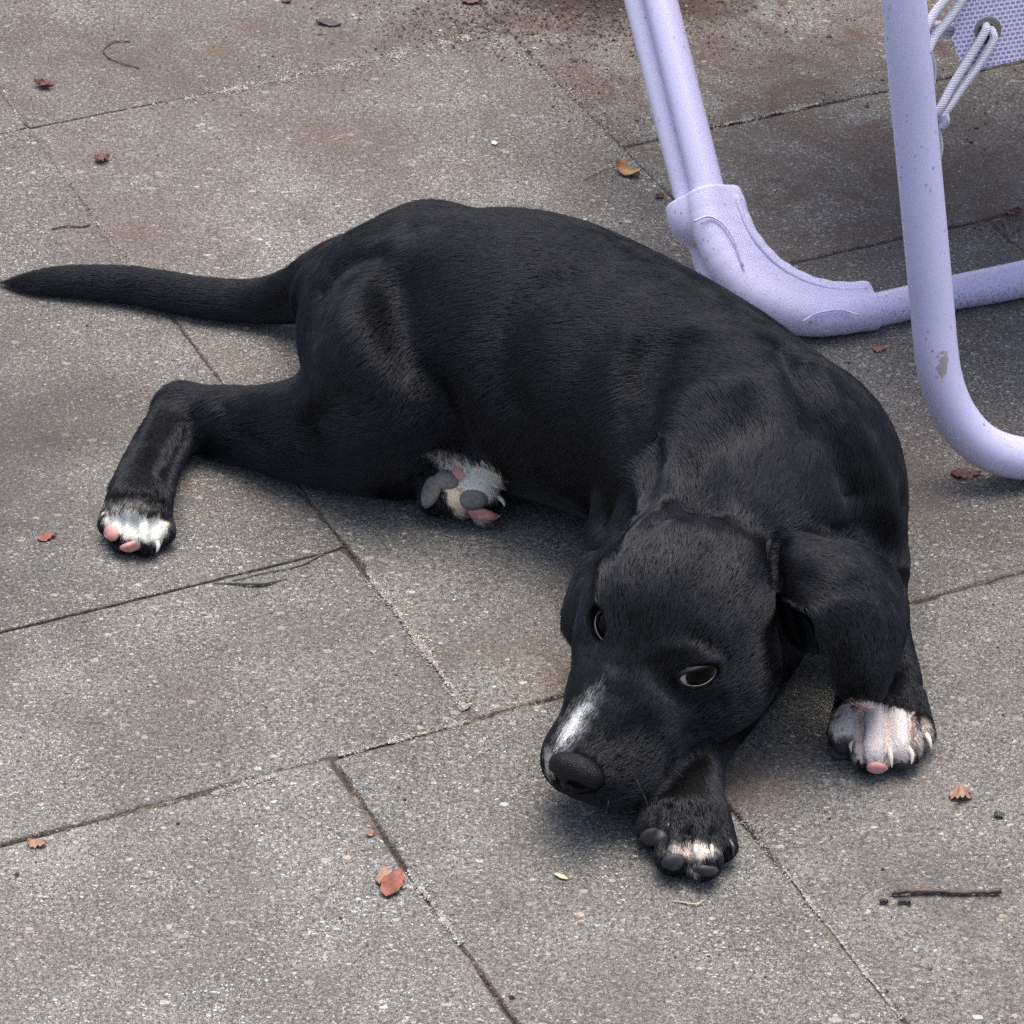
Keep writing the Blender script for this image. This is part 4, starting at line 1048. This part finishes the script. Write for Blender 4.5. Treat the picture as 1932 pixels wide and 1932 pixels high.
leaf(84, 164, 30, 38, 60, DRED, 'dark clump of withered petals in the upper corner', 8, 11, .4)
leaf(620, 45, 60, 26, -14, BRK, 'flat dark piece of bark lying near the top edge', 9, 4, .12, 'bark', 'bark_piece')
leaf(540, 3, 30, 16, -30, DRED, 'dark red leaf scrap cut by the top edge left of centre', 10, 4, .2); leaf(890, 4, 46, 26, 5, DRED, 'dark red leaf scrap in the soil under the top edge', 11, 5, .2)
leaf(700, 1575, 16, 12, 30, TAN, 'tiny tan flake in the joint above the red brown leaf', 18, 3, .3)
leaf(1245, 372, 26, 18, 60, DRED, 'small dark scrap below the curled orange leaf', 19, 4, .3)
leaf(1740, 500, 22, 16, 0, TAN, 'pale dry flake on the slab between the chair tubes', 20, 3, .3)
leaf(1658, 662, 28, 16, 0, TAN, 'dry tan flake just under the foot joint of the chair', 21, 4, .3)
leaf(614, 457, 16, 16, 10, TAN, 'tiny orange leaf flake behind the root of the tail', 12, 3, .3)
leaf(1913, 402, 40, 22, 20, DRED, 'dark red leaf scrap behind the upright chair tube', 13, 5, .3); leaf(1822, 897, 60, 30, 10, DRED, 'brown leaf litter scrap under the bent chair tube', 14, 5, .4)
leaf(933, 272, 12, 14, 40, plain('white_chip', (.72, .68, .64), .6), 'white chip lying above the back of the puppy', 15, 3, .1, 'chip', 'stone_chip')
leaf(1058, 1655, 10, 26, 60, plain('wood_sliver', (.60, .52, .34), .7), 'pale wood sliver left of the tucked front paw', 16, 2, .1, 'chip', 'wood_chip')
leaf(1885, 1540, 18, 16, 0, leaf_mat('moss', (.02, .03, .015), (.05, .065, .03)), 'tiny tuft of green moss at the right edge', 17, 4, .4, 'moss', 'moss_tuft')
def stick(pts, r, m, label, name='twig', cat='twig'):
    q = spline(np.array([np.append(P(x, y, r_ + z), r_) for (x, y, z), r_ in zip(pts, np.broadcast_to(r, (len(pts),)))]), 7)
    g_ = np.random.default_rng(len(pts)); q[:, 3] *= g_.uniform(.82, 1.2, len(q)); q[:, :3] += g_.normal(0, .0002, (len(q), 3)); q[:, 2] = np.maximum(q[:, 2], q[:, 3] * PX)
    loc = q[0, :3]; V, F = tube_mesh(q[:, :3] - loc, q[:, 3] * PX, 8); o = mesh_obj(name, V, F, m); o.location = loc; return tag(o, label, cat)
STK = leaf_mat('twig_bark', (.012, .008, .008), (.11, .07, .06), 80)
stick([(1682, 1688, 0), (1700, 1683, 2), (1750, 1680, 1), (1800, 1684, 0), (1850, 1683, 1), (1888, 1681, 2)], [2.2, 4.6, 4.4, 4, 4, 5], STK, 'dark straight twig lying on the slab at lower right')
stick([(1660, 1701, 0), (1668, 1699, 0), (1674, 1702, 0)], 3.5, BRK, 'tiny dark bark crumb at the tip of the twig', 'bark_crumb', 'crumb'); stick([(1694, 1702, 0), (1706, 1700, 0), (1718, 1704, 0)], 3.5, BRK, 'dark bark splinter just below the twig', 'bark_splinter', 'splinter')
PAL = plain('straw', (.42, .37, .25), .7); GRN = plain('dry_grass', (.13, .13, .10), .7)
stick([(1268, 1699, 0), (1290, 1703, 0), (1312, 1706, 2), (1330, 1698, 2)], [1, 1.4, 1.6, 1], PAL, 'pale straw with feathery tip below the front paw', 'straw', 'straw')
stick([(402, 1099, 0), (440, 1100, 0), (490, 1100, 2), (540, 1092, 0)], [1, 2, 3.6, .6], GRN, 'thin grey green blade of grass in the middle of the left slab', 'grass_blade', 'grass blade'); stick([(440, 1095, 0), (500, 1080, 0), (560, 1068, 0), (610, 1045, 0)], 1.3, GRN, 'long hair thin dry stalk above the blade of grass', 'dry_stalk', 'stalk')
ROOT = plain('brown_stalk', (.10, .055, .035), .7)
stick([(262, 128, 0), (235, 120, 2), (205, 108, 1), (196, 92, 1), (215, 78, 2), (245, 78, 0)], 1.6, ROOT, 'curled brown stalk in the upper left corner', 'curled_stalk', 'stalk')
stick([(98, 432, 0), (125, 426, 1), (150, 428, 0), (170, 424, 0)], 1.7, ROOT, 'short brown stalk lying above the tail tip', 'short_stalk', 'stalk')

# ------------------------------------------------------------------ crumbs, soil and sand (countless)
def crumbs(name, XY, size, m, flat=.6):
    """tiny irregular stones: XY view positions, size in grid units"""
    base = np.array([(1, 0, 0), (.3, .9, 0), (-.8, .5, .1), (-.7, -.6, 0), (.4, -.8, .1), (0, .1, .9), (0, 0, -.5)]); T = [(0, 1, 5), (1, 2, 5), (2, 3, 5), (3, 4, 5), (4, 0, 5)]
    V = []; F = []
    for (x, y), s_ in zip(XY, size):
        p = P(x, y, 0); a = RNG.uniform(0, 6.3); c, sn = math.cos(a), math.sin(a); e_ = RNG.uniform(.55, 1.3); o = len(V)
        for b in base[:6] * RNG.uniform(.7, 1.3, (6, 1)): V.append((p[0] + (c * b[0] - sn * b[1] * e_) * s_ * PX, p[1] + (sn * b[0] + c * b[1] * e_) * s_ * PX, (b[2] * flat * s_ + .1) * PX))
        F += [tuple(o + i for i in t) for t in T]
    o = mesh_obj(name, V, F, m, smooth=False); return tag(o, kind='stuff')
SOIL = mat_sand('soil_crumbs', [(0, (.02, .014, .012)), (.45, (.05, .03, .022)), (.7, (.09, .05, .035)), (.9, (.14, .10, .07)), (1, (.30, .26, .2))])
SAND = mat_sand('sand_grains', [(0, (.10, .088, .07)), (.35, (.20, .185, .155)), (.75, (.33, .31, .265)), (1, (.56, .54, .49))])
xy = []; sz = []
for cx, cy, sx, sy, n_, s_ in ((1000, 25, 150, 36, 2200, 2.4), (1200, 10, 140, 50, 1800, 2.4), (860, 60, 50, 20, 260, 2), (1090, 150, 60, 60, 420, 1.8), (1190, 300, 60, 60, 260, 1.6), (1560, 150, 220, 120, 700, 1.8), (1850, 200, 80, 60, 500, 2.2), (1860, 430, 90, 16, 260, 2.2), (1700, 620, 200, 60, 120, 1.6), (1850, 900, 60, 20, 240, 2), (650, 120, 120, 40, 160, 1.6), (300, 160, 120, 80, 140, 1.5), (240, 480, 60, 90, 90, 1.5)):
    xy += list(np.stack([RNG.normal(cx, sx, n_), RNG.normal(cy, sy, n_)], 1)); sz += list(RNG.lognormal(0, .45, n_) * s_ * .8)
n_ = 600; xy += list(np.stack([RNG.uniform(-300, 2200, n_), RNG.uniform(-300, 2100, n_)], 1)); sz += list(RNG.lognormal(0, .5, n_) * 1.6)
for p0, p1, n_ in (((318, 588), (426, 732), 900), ((565, 930), (690, 1070), 900), ((0, 1192), (330, 1112), 500), ((0, 1592), (400, 1495), 900), ((640, 1445), (770, 1640), 800), ((870, 1780), (980, 1936), 700), ((895, 1355), (1075, 1305), 400), ((1780, 1112), (1940, 1080), 200), ((0, 160), (230, 490), 300), ((1380, 1520), (1480, 1640), 300)):
    t_ = RNG.random(n_)[:, None]; d_ = np.array(p1, float) - p0; xy += list(np.array(p0) + t_ * d_ + RNG.normal(0, 1.7, (n_, 2))); sz += list(RNG.lognormal(0, .4, n_) * .85)
crumbs('soil_litter', xy, sz, SOIL)
xy = []; sz = []
def line(p0, p1, n_, w_, s_=1.5):
    t = RNG.random(n_); t = np.clip(t + .05 * np.sin(t * 13 + p0[1]) + RNG.normal(0, .02, n_), 0, 1)
    d = np.array(p1, float) - p0; nn = np.array([-d[1], d[0]]) / np.linalg.norm(d)
    xy.extend(list(np.array(p0) + t[:, None] * d + nn * (RNG.normal(0, w_, n_) * RNG.choice([.7, 1, 2.2], n_) * (.5 + RNG.random() + .5 * np.sin(t * 17 + p0[0])))[:, None])); sz.extend(list(RNG.lognormal(0, .45, n_) * s_ * .72))
line((350, 186), (560, 143), 2600, 4, 1.25); line((420, 172), (480, 160), 500, 6); line((560, 143), (790, 95), 2600, 4); line((800, 92), (890, 68), 900, 12, 1.8); line((890, 68), (1010, 110), 600, 12, 1.8); line((1010, 110), (1150, 262), 900, 12); line((1150, 262), (1250, 360), 400, 12)
line((1346, 238), (1550, 193), 2200, 4); line((1550, 193), (1700, 172), 500, 8); line((1535, 327), (1690, 312), 400, 5); line((1780, 178), (1932, 140), 260, 10)
line((690, 1070), (880, 1335), 4500, 2.6, 1.7); line((400, 1498), (520, 1462), 1200, 3); line((640, 1424), (890, 1358), 2000, 2.6); line((770, 1640), (870, 1780), 1700, 2.4); line((1400, 1550), (1500, 1665), 300, 3); line((1480, 1640), (1700, 1920), 2200, 2.6); line((0, 150), (40, 235), 260, 5); line((170, 400), (235, 495), 420, 5); line((40, 235), (170, 400), 120, 8); line((280, 196), (350, 186), 160, 4)
line((900, 365), (1000, 385), 120, 8); line((1020, 370), (1160, 380), 160, 5)
crumbs('sand_grains', xy, sz, SAND)
# ------------------------------------------------------------------ whiskers
wh = []
for x, y, dx, dy, l_ in ((1150, 1500, -.3, 1, 40), (1180, 1498, .0, 1, 46), (1210, 1488, .2, 1, 50), (1230, 1465, .5, .8, 60), (1195, 1460, .3, .9, 50), (1120, 1505, -.5, .8, 34), (1070, 1490, -.9, .5, 34), (1050, 1380, -1, -.2, 26), (1255, 1440, .7, .7, 60), (1300, 1232, .3, -1, 26), (1280, 1236, .1, -1, 22)):
    p, n, ok = hit(x, y)
    if ok: d = camdir((dx, -dy, .25)); d /= np.linalg.norm(d); wh.append(np.array([p, p + (d + n * .5) * l_ * .33, p + (d + n * .3) * l_ * .66, p + d * l_ - np.array([0, 0, .1 * l_])]))
WHM = plain('whisker', (.02, .02, .022), .4)
for q in wh[::2]: mesh_obj('whisker', *tube_mesh(q * PX, np.array([.5, .42, .3, .12]) * PX, 5), WHM, dog)
print('litter done')
